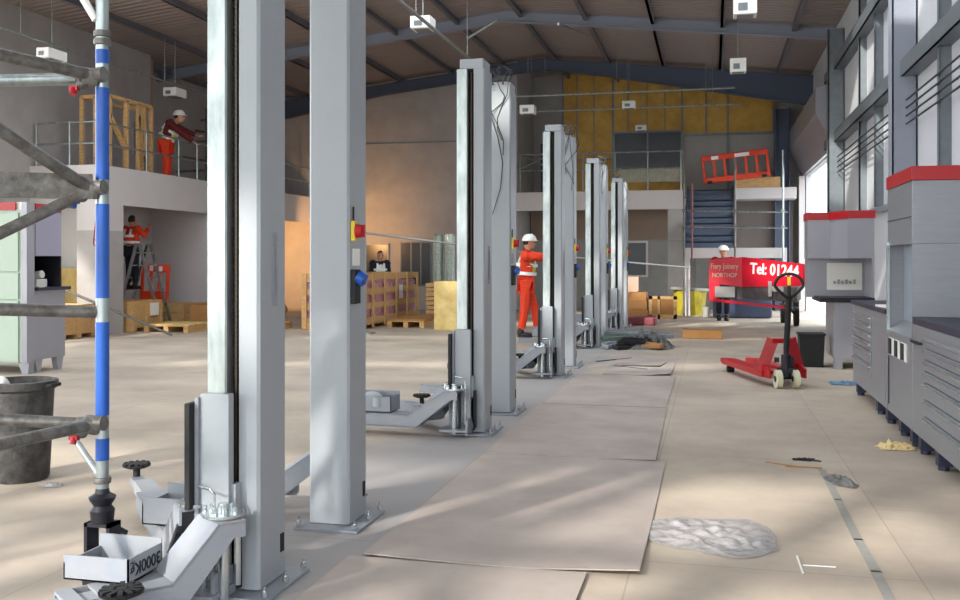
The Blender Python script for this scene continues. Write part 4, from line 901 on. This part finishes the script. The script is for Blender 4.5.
mb = MB(); q0 = G(172, 335, .05); q1 = PY(60, 288, 15.0); mb.cyl(q0, q1, .025, seg=8); single('loose_tube', 'long loose grey tube leaning from floor towards the left workstation', 'tube', mb, GALVD, q0)
p = PY(154, 302, 18.7); barrier('orange plastic barrier leaning in the recess beside the ladder', (p.x, 18.7, .47), .62, .84, R(18), R(3), [(.3, .42), (.62, .74)])
single('plywood_offcut', 'plywood sheet standing in the opening below the left mezzanine', 'board', MB().box(-12.4, -11.5, 15.9, 15.93, .0, 1.25), PLY, (-11.9, 15.9, 0))
single('bright_panel', 'tall white panel leaning in the opening beside the left workstation', 'panel', MB().box(-12.44, -11.8, 16.16, 16.2, 0, 2.4), WHITE, (-12.1, 16.2, 0))
mb = MB(); p0 = PX(102, 196, -10.96); mb.tube([(-11.0, 15.54, 2.45), (-11.05, 15.54, 2.1), (-11.1, 15.54, 1.7), (-11.0, 15.54, 1.6), (-10.95, 15.54, 1.7), (-11.08, 15.54, 1.78)], .008, 5); single('power_lead', 'thin red cord hanging on the pier behind the blue-taped tube', 'cord', mb, RED, (-11.0, 15.5, 2.0))
mb = MB(); q0 = PY(184, 245, 19.95); mb.tube([q0+Vector(v) for v in ((0, 0, 0), (-.15, 0, -.15), (-.25, 0, -.45), (-.1, 0, -.75), (.1, 0, -.85), (.2, 0, -.8))], .012, 5); single('hanging_cable', 'loop of thin dark cable on the white recess wall right of the orange barrier', 'cable', mb, CABLE, q0)
# rear goods
Yr = 23.2
a = PY(625, 293, Yr); b = PY(648, 316, Yr)
t = thing('carton_stack', 'stack of brown cartons behind the farthest lift posts', 'carton', ((a.x+b.x)/2, Yr+.3, 0))
for k in range(3): part('carton', MB().box(a.x, b.x-.02*k, Yr, Yr+.6, k*.21+.0, k*.21+.205, .005), BROWNB, t)
c_ = PY(631, 285, Yr+.2); single('pale_board', 'pale pinkish board standing on the brown cartons', 'board', MB().box(a.x, c_.x+.18, Yr+.2, Yr+.24, .63, 1.0, .003), mat('pale pink board', (190, 160, 142), .8), (c_.x, Yr+.2, .63))
a = PY(649, 296, Yr); b = PY(677, 316, Yr)
t = thing('timber_case', 'pale timber framed case left of the white landing post', 'case', ((a.x+b.x)/2, Yr+.3, 0)); zz = a.z
part('panel', MB().box(a.x+.06, b.x-.06, Yr+.03, Yr+.5, .03, zz-.03), BROWNB, t)
for x0_, x1_, z0_, z1_ in ((a.x, a.x+.08, 0, zz), (b.x-.08, b.x, 0, zz), (a.x, b.x, 0, .1), (a.x, b.x, zz-.08, zz), (a.x+.2, a.x+.26, 0, zz)): part('batten', MB().box(x0_, x1_, Yr, Yr+.04, z0_, z1_), WOODP, t)
p = PY(690, 305, 25.2); t = thing('yellow_tub', 'yellow tub with pale lid behind the white landing post', 'tub', (p.x, 25.2, 0)); part('tub_body', MB().lathe([(.36, 0), (.42, .6), (.43, .62)], (p.x, 25.2, 0), 20), mat('dirty yellow plastic', (176, 162, 40), .6, 0, .3, 5), t); part('lid', MB().obox((p.x, 25.2, .66), (.95, .7, .08), Euler((0, .05, 0)), .02), CONC, t)
p = PY(706, 306, 24.2); single('white_bucket', 'small white bucket beside the blue container at the rear', 'bucket', MB().lathe([(.07, 0), (.09, .24), (.095, .25)], (p.x, 24.2, 0), 16), WHITE, (p.x, 24.2, 0), smooth=True)
a = PY(713, 298, 23.9); b = PY(772, 322, 23.9); single('blue_container', 'dark blue box container behind the legs of the far person', 'container', MB().box(a.x, b.x, 23.9, 24.45, .02, a.z+.0, .02), NAVYSK, ((a.x+b.x)/2, 24.2, 0))
a = PY(623, 317, 20.0); single('red_roll_pack', 'flat dull red wrapped pack on floor behind the last lift posts', 'pack', MB().box(PY(622, 320, 20.6).x, PY(655, 320, 20.6).x, 20.75, 21.5, .0, .17, .03), mat('dull red wrap', (140, 66, 76), .6, 0, .3, 6), (a.x, 20.6, 0))
p = G(703, 339); single('cardboard_box', 'flat brown cardboard box alone on the rear floor', 'box', MB().box(p.x-.35, p.x+.33, p.y, p.y+.3, .004, .155, .01), BROWNB, (p.x, p.y+.15, 0))
# tool heap at the foot of the fourth lift
rnd = random.Random(12)
cx, cyy = -1.15, 15.6
hp = [('folded_tarpaulin', 'crumpled grey-brown tarpaulin on the heap beside the fourth lift posts', DENIM, 'tarpaulin')]
mb = MB(); mb.crumple(cx+.1, cyy, 1.0, .9, .28, 20, 21, .3); single('folded_tarpaulin', 'crumpled grey-brown tarpaulin heaped beside the fourth lift posts', 'tarpaulin', mb, DENIM, (cx, cyy, 0), smooth=True)
for k, (lab, m, ln, x, y, an) in enumerate((('pale metal channel lying on the crumpled tarpaulin, longest one', LIFT2, 1.1, cx, cyy+.1, .1), ('green grey metal channel on the left of the tarpaulin heap', mat('green grey paint', (96, 112, 104), .6), .7, cx-.25, cyy-.1, .5), ('short black bar in front of the tarpaulin heap', BLACK, .35, cx-.2, cyy-.5, .9), ('reddish timber offcut at front of the tarpaulin heap', BROWNB, .35, cx+.25, cyy-.42, -.5), ('dark steel bar across the front of the tarpaulin heap', DARK, .5, cx, cyy-.35, .15), ('small pale metal foot left of the tarpaulin heap', LIFT2, .3, cx-.42, cyy-.42, 1.2))):
    zz = (.2, .16, .03, .06, .12, .05)[k]
    mb = MB(); mb.obox((x, y, zz), (ln, .12, .06), Euler((.1, .05*(-1)**k, an)), .008); mb.obox((x, y, zz+.03), (ln*.9, .03, .05), Euler((.1, .05, an))); single('metal_channel' if m not in (BROWNB,) else 'timber_offcut', lab, 'scrap', mb, m, (x, y, zz), 'offcuts heaped by the fourth lift')
p = G(648, 368); mb = MB(); mb.prism([(0, 0), (.5, -.02), (.56, .55), (.5, .1)], .009, .016); mb.bm.transform(Matrix.Translation((p.x-.35, p.y+.1, 0))); single('dark_notch_strip', 'dark torn strip at the corner of the third floor board', 'strip', mb, DARK, (p.x, p.y, 0))
for (x_, y_, L_, an, lab) in ((-1.55, 13.2, .7, .9, 'thin grey rod on floor right of the third plain post'), (-1.25, 12.7, .55, -.6, 'thin bent rod on the floor before the tarpaulin heap')):
    mb = MB(); mb.beam((x_, y_, .008), (x_+L_*math.cos(an), y_+L_*math.sin(an), .008), .015, .01); single('loose_rod', lab, 'rod', mb, CABLE, (x_, y_, 0))

# ================================================================== PEOPLE
def skin(joints, edges, rad, sub=1, root=0):
    me = bpy.data.meshes.new('sk'); me.from_pydata([Vector(j) for j in joints], edges, []); o = bpy.data.objects.new('sk', me); COL.objects.link(o)
    sm = o.modifiers.new('s', 'SKIN'); sm.use_smooth_shade = True
    for k, v in enumerate(me.skin_vertices[0].data): v.radius = rad[k] if isinstance(rad[k], tuple) else (rad[k], rad[k]); v.use_root = (k == root)
    ss = o.modifiers.new('u', 'SUBSURF'); ss.levels = sub; ss.render_levels = sub
    dg = bpy.context.evaluated_depsgraph_get(); m2 = bpy.data.meshes.new_from_object(o.evaluated_get(dg)); bpy.data.objects.remove(o)
    b = MB(); b.bm.from_mesh(m2); bpy.data.meshes.remove(m2); return b
def person(label, loc, rz, J=None, top=NAVY, trousers=NAVY, vest=None, helmet=WHITE, scale=1.0, strip=True, headyaw=0):
    """body frame: +x forward, +y left, z up"""
    D = dict(pel=(0, 0, .96), wai=(0, 0, 1.1), che=(.0, 0, 1.32), nec=(.01, 0, 1.5), hed=(.03, 0, 1.64), hl=(0, .09, .93), hr=(0, -.09, .93), kl=(.03, .1, .5), kr=(.03, -.1, .5), al=(0, .1, .09), ar=(0, -.1, .09),
             sl=(0, .19, 1.43), sr=(0, -.19, 1.43), el=(0, .24, 1.15), er=(0, -.24, 1.15), wl=(.08, .23, .9), wr=(.08, -.23, .9))
    D.update(J or {}); D = {k: Vector(v)*scale for k, v in D.items()}; s_ = scale
    t = thing('person', label, 'person', loc, rz)
    K = ['pel', 'wai', 'che', 'nec', 'hl', 'kl', 'al', 'hr', 'kr', 'ar', 'sl', 'el', 'wl', 'sr', 'er', 'wr']; ix = {k: i for i, k in enumerate(K)}
    E = [('pel', 'wai'), ('wai', 'che'), ('che', 'nec'), ('pel', 'hl'), ('hl', 'kl'), ('kl', 'al'), ('pel', 'hr'), ('hr', 'kr'), ('kr', 'ar'), ('che', 'sl'), ('sl', 'el'), ('el', 'wl'), ('che', 'sr'), ('sr', 'er'), ('er', 'wr')]
    rb = dict(pel=.11, wai=.1, che=.1, nec=.05, hl=.08, kl=.05, al=.036, hr=.08, kr=.05, ar=.036, sl=.034, el=.034, wl=.026, sr=.034, er=.034, wr=.026)
    b = skin([D[k] for k in K], [(ix[a], ix[c]) for a, c in E], [rb[k]*s_ for k in K], 1)
    h = D['hed']; rot = Euler((0, 0, headyaw))
    b.sph(h, .098*s_, (1.05, .82, 1.2), 20, rot); fx = Vector((math.cos(headyaw), math.sin(headyaw), 0)); fy = Vector((-fx.y, fx.x, 0))
    b.sph(h+fx*.1*s_+Vector((0, 0, -.015*s_)), .018*s_, (1, .8, 1.4), 8); b.sph(h+fy*.085*s_, .022*s_, (.8, .4, 1.3), 8); b.sph(h-fy*.085*s_, .022*s_, (.8, .4, 1.3), 8); b.sph(h+fx*.05*s_+Vector((0, 0, -.075*s_)), .045*s_, (1, 1, .7), 10)
    b.cyl(D['nec'], h-Vector((0, 0, .05*s_)), .05*s_)
    for e, w_, sg in (('el', 'wl', 1), ('er', 'wr', -1)):
        d = (D[w_]-D[e]).normalized(); side = d.orthogonal().normalized(); side = Vector((0, 0, 1)).cross(d); side = side.normalized() if side.length > .2 else Vector((1, 0, 0)); nrm = d.cross(side).normalized()
        pc_ = D[w_]+d*.05*s_; M3 = Matrix((d, side, nrm)).transposed()
        r_ = bmesh.ops.create_uvsphere(b.bm, u_segments=10, v_segments=8, radius=1, matrix=Matrix.Translation(pc_) @ M3.to_4x4() @ Matrix.Diagonal((.055*s_, .042*s_, .018*s_, 1)))
        for f in range(4):
            o_ = side*(.03-.02*f)*s_; L = (.065, .075, .07, .055)[f]*s_; p0 = pc_+d*.03*s_+o_
            b.tube([p0, p0+d*L*.5, p0+d*L*.85+nrm*L*.35, p0+d*L*.95+nrm*L*.7], .009*s_, 6)
        p0 = D[w_]+d*.02*s_+side*.035*s_; b.tube([p0, p0+side*.025*s_+d*.025*s_, p0+side*.03*s_+d*.05*s_+nrm*.015*s_], .01*s_, 6)
    body = part('body', b, SKIN, t, world=False, smooth=True)
    # clothes
    KT = ['pel', 'hl', 'kl', 'al', 'hr', 'kr', 'ar']; i2 = {k: i for i, k in enumerate(KT)}
    b = skin([D[k]+(Vector((0, 0, .04*s_)) if k in ('al', 'ar') else Vector()) for k in KT], [(i2[a], i2[c]) for a, c in (('pel', 'hl'), ('hl', 'kl'), ('kl', 'al'), ('pel', 'hr'), ('hr', 'kr'), ('kr', 'ar'))], [k*s_ for k in (.15, .112, .085, .072, .112, .085, .072)]); part('trousers', b, trousers, t, world=False, smooth=True)
    KJ = ['wai', 'che', 'nec', 'sl', 'el', 'wl', 'sr', 'er', 'wr']; i3 = {k: i for i, k in enumerate(KJ)}
    P_ = {k: D[k] for k in KJ}; P_['nec'] = D['nec']-Vector((0, 0, .03*s_)); P_['wai'] = D['wai']-Vector((0, 0, .1*s_))
    b = skin([P_[k] for k in KJ], [(i3[a], i3[c]) for a, c in (('wai', 'che'), ('che', 'nec'), ('che', 'sl'), ('sl', 'el'), ('el', 'wl'), ('che', 'sr'), ('sr', 'er'), ('er', 'wr'))], [k*s_ for k in (.155, .17, .08, .1, .078, .055, .1, .078, .055)])
    for k in ('l', 'r'):
        b.sph(D['s'+k], .1*s_, seg=14); b.sph(D['e'+k], .074*s_, seg=12); b.cyl(D['s'+k], D['e'+k], .082*s_, .07*s_, 14); b.cyl(D['e'+k], D['e'+k].lerp(D['w'+k], .92), .07*s_, .05*s_, 14)
    part('jacket', b, top, t, world=False, smooth=True)
    for a_, nm in (('al', 1), ('ar', -1)):
        c = D[a_]; b = MB(); b.sph(c+Vector((.07*s_, 0, -.045*s_)), .1*s_, (1.4, .55, .45), 14); b.sph(c+Vector((-.01*s_, 0, .0)), .06*s_, (1, .9, 1.3), 12); b.box(c.x-.07*s_, c.x+.2*s_, c.y-.05*s_, c.y+.05*s_, c.z-.09*s_, c.z-.065*s_, .01*s_); part('boot', b, BLACK, t, world=False, smooth=True)
    if vest:
        up = (D['nec']-D['wai']).normalized()
        q_ = skin([D['wai']-Vector((0, 0, .08*s_)), (D['wai']+D['che'])/2, D['che']+up*.02*s_, D['nec']-up*.06*s_], [(0, 1), (1, 2), (2, 3)], [.165*s_, .178*s_, .188*s_, .12*s_]); v = part('vest', q_, vest, t, world=False, smooth=True)
        if strip:
            for k, (f0, rr) in enumerate(((.05, .186), (.42, .196))):
                c = D['wai'].lerp(D['nec'], f0); b = MB(); b.lathe([(rr*s_*.9, -.03*s_), (rr*s_, -.028*s_), (rr*s_, .028*s_), (rr*s_*.9, .03*s_)], (0, 0, 0), 20); b.bm.transform(Matrix.Translation(c) @ up.to_track_quat('Z', 'Y').to_matrix().to_4x4()); part('reflective_band', b, REFL, v, world=False, smooth=True)
            for sg in (1, -1):
                b = MB(); c0 = D['che']+Vector((0, sg*.09*s_, -.05*s_)); b.beam(c0+Vector((.17*s_, 0, -.03*s_)), c0+Vector((.11*s_, 0, .16*s_)), .05*s_, .02*s_); b.beam(c0+Vector((-.17*s_, 0, -.03*s_)), c0+Vector((-.11*s_, 0, .16*s_)), .05*s_, .02*s_); part('shoulder_strip', b, REFL, v, world=False)
    if helmet:
        b = MB(); prof = [(.128*s_, 0), (.13*s_, .012*s_), (.122*s_, .05*s_), (.1*s_, .09*s_), (.06*s_, .117*s_), (.02*s_, .125*s_)]
        b.lathe(prof, (0, 0, 0), 24); b.sph(Vector((.07*s_, 0, .004*s_)), .09*s_, (1.05, 1, .1), 16); b.cyl((-.08*s_, 0, .1*s_), (.06*s_, 0, .118*s_), .012*s_); b.bm.transform(Matrix.Translation(h+Vector((0, 0, .035*s_))) @ Matrix.Rotation(headyaw, 4, 'Z')); part('helmet', b, helmet, t, world=False, smooth=True)
    b = MB(); b.sph(h+Vector((-.012*s_, 0, .025*s_))-fx*.0, .1*s_, (1.03, .87, 1.12), 14, rot)
    for v_ in [v_ for v_ in b.bm.verts if (v_.co-h).dot(fx) > .02*s_ and v_.co.z < h.z+.06*s_]: b.bm.verts.remove(v_)
    part('hair', b, HAIR, t, world=False, smooth=True)
    for sg in (1, -1):
        b = MB(); b.sph(h+fx*.094*s_+fy*sg*.034*s_+Vector((0, 0, .008*s_)), .012*s_, seg=8); part('eye', b, BLACK, t, world=False)
    b = MB(); b.sph(h+fx*.092*s_+Vector((0, 0, -.06*s_)), .02*s_, (.4, 1, .3), 8); part('mouth', b, mat('lips', (150, 80, 74), .6), t, world=False)
    return t
p = G(527, 337)
person('worker in orange suit and white helmet reaching out to a lift post', (p.x-.02, p.y, 0), R(10), dict(kl=(.16, .1, .5), al=(.2, .1, .09), kr=(-.02, -.1, .5), ar=(-.08, -.1, .09), che=(.02, 0, 1.33), er=(.24, -.22, 1.42), wr=(.5, -.2, 1.4), el=(.26, .2, 1.4), wl=(.52, .16, 1.42), nec=(.03, 0, 1.51), hed=(.06, 0, 1.66)), ORANGE, ORANGE, YEL, WHITE, 1.03)
p = G(722, 318); person('person in dark clothes and white helmet behind the red signed trailer', (p.x+.02, 23.0, 0), R(-92), dict(al=(.05, .08, .09), kl=(.08, .09, .5), el=(.05, .26, 1.16), wl=(.3, .2, 1.1), er=(.05, -.26, 1.16), wr=(.3, -.2, 1.1)), RED, NAVY, None, WHITE, .97)
p = PX(172, 174, -11.3); person('worker in red trousers and white helmet at the left mezzanine rail', (-11.55, PX(166, 174, -11.55).y, 2.95), R(20), dict(che=(.1, 0, 1.3), nec=(.2, 0, 1.45), hed=(.28, 0, 1.56), sl=(.12, .18, 1.4), sr=(.12, -.18, 1.4), el=(.34, .2, 1.3), wl=(.6, .15, 1.2), er=(.36, -.2, 1.2), wr=(.6, -.15, 1.02)), MAROON, ORANGE, YEL, WHITE, 1.0, strip=True)
p = PY(124, 220, 17.8); person('worker in orange hi-vis jacket seen from behind up the stepladder', (p.x+.08, 17.95, .785), R(80), dict(el=(.1, .3, 1.3), wl=(.3, .26, 1.42), er=(.12, -.28, 1.3), wr=(.32, -.2, 1.45)), ORANGE, NAVY, ORANGE, None, .88)
# stepladder
lx = p.x+.36; t = thing('stepladder', 'aluminium stepladder in the recess below the left mezzanine', 'stepladder', (lx, 17.85, 0))
for x in (-.2, .2):
    for sg in (-1, 1):
        mb = MB(); mb.beam((lx+sg*.55, 17.95+x, .0), (lx+sg*.03, 17.95+x, 1.75), .03, .06); part('stile', mb, ZINC, t)
for k in range(6):
    z = .25+k*.26; f_ = z/1.75; mb = MB(); mb.box(lx-.55+.52*f_-.04, lx-.55+.52*f_+.04, 17.75, 18.15, z-.012, z+.012); mb.box(lx+.55-.52*f_-.04, lx+.55-.52*f_+.04, 17.75, 18.15, z-.012, z+.012); part('tread', mb, ZINC, t)
p = PY(380, 252, 22.5); person('worker in dark top and white reflective vest strips behind the pink-filled crate', (p.x, 22.5, 0), R(-60), dict(), NAVY, NAVY, WHITE, None, .92)

# ================================================================== LIGHT
wd = bpy.data.worlds.new('world'); SC.world = wd; wd.use_nodes = True; nt = wd.node_tree; bg = nt.nodes['Background']
sky = nt.nodes.new('ShaderNodeTexSky'); sky.sky_type = 'HOSEK_WILKIE'; sky.turbidity = 6; sky.ground_albedo = .4
SUN_EL = R(29); az = math.atan2(.46, .89)
sd_ = Vector((-math.sin(az)*math.cos(SUN_EL), -math.cos(az)*math.cos(SUN_EL), math.sin(SUN_EL)))
sky.sun_direction = sd_
mixc = nt.nodes.new('ShaderNodeMixRGB'); mixc.inputs[0].default_value = .65; mixc.inputs[2].default_value = (.92, .97, 1.0, 1)
nt.links.new(sky.outputs[0], mixc.inputs[1]); nt.links.new(mixc.outputs[0], bg.inputs['Color']); bg.inputs['Strength'].default_value = 6.4
sl = bpy.data.lights.new('sun', 'SUN'); so = bpy.data.objects.new('sun', sl); COL.objects.link(so); sl.energy = 4.8; sl.angle = R(2.0); sl.color = (1, .95, .86)
so.rotation_euler = sd_.to_track_quat('Z', 'Y').to_euler()
def area(nm, loc, rot, sx_, sy_, e, col=(1, 1, 1), portal=False):
    l = bpy.data.lights.new(nm, 'AREA'); l.shape = 'RECTANGLE'; l.size = sx_; l.size_y = sy_; l.energy = e; l.color = col
    if portal: l.cycles.is_portal = True
    o = bpy.data.objects.new(nm, l); COL.objects.link(o); o.location = loc; o.rotation_euler = rot; return o
area('front_daylight', (-5.2, YF-.3, 2.5), (R(90), 0, 0), 15, 5.2, 1, portal=True)
area('left_daylight', (-12.8, 6.5, 2.7), (0, R(-90), 0), 5.4, 15.5, 1, portal=True)
for k, (r0, r1) in enumerate(ADDED_ROOFLIGHTS):
    for xa_, xb_ in RSEG(r0): area('added_rooflight', ((xa_+xb_)/2, (r0+r1)/2, roofz((xa_+xb_)/2)+.35), (0, 0, 0), xb_-xa_, r1-r0, 1, portal=True)  # portal over each added roof opening
area('door_daylight', (XR+.2, 24.6, 1.8), (0, R(90), 0), 3.7, 6, 1, portal=True)
# work lamps (warm) under the left mezzanine and at the back
def worklamp(label, loc, e, aim):
    t = thing('work_lamp', label, 'lamp', (loc[0], loc[1], 0)); part('stand', MB().cyl((loc[0], loc[1], 0), (loc[0], loc[1], loc[2]), .02).box(loc[0]-.2, loc[0]+.2, loc[1]-.2, loc[1]+.2, 0, .03), YELP, t)
    part('lamp_head', MB().box(loc[0]-.12, loc[0]+.12, loc[1]-.05, loc[1]+.05, loc[2]-.08, loc[2]+.1, .01), DARK, t)
    l = bpy.data.lights.new('work_lamp_light', 'SPOT'); l.energy = e; l.color = (1, .52, .2); l.spot_size = R(130); l.spot_blend = .8; l.shadow_soft_size = .1
    o = bpy.data.objects.new('work_lamp_light', l); COL.objects.link(o); o.location = (loc[0], loc[1]+.1, loc[2]+.02); d = Vector(aim)-o.location; o.rotation_euler = (-d).to_track_quat('Z', 'Y').to_euler()
worklamp('work lamp on a stand hidden behind the wide plain post', (-9.9, 23.6, 1.9), 200, (-10.0, 26, 2.6))
worklamp('work lamp on a stand in the orange-lit bay under the left mezzanine', (-12.5, 23.2, 1.6), 380, (-12.2, 26, 1.8))

vs = SC.view_settings; vs.view_transform = 'Standard'; vs.look = 'None'; vs.gamma = 1; vs.use_curve_mapping = False; vs.exposure = 0.3
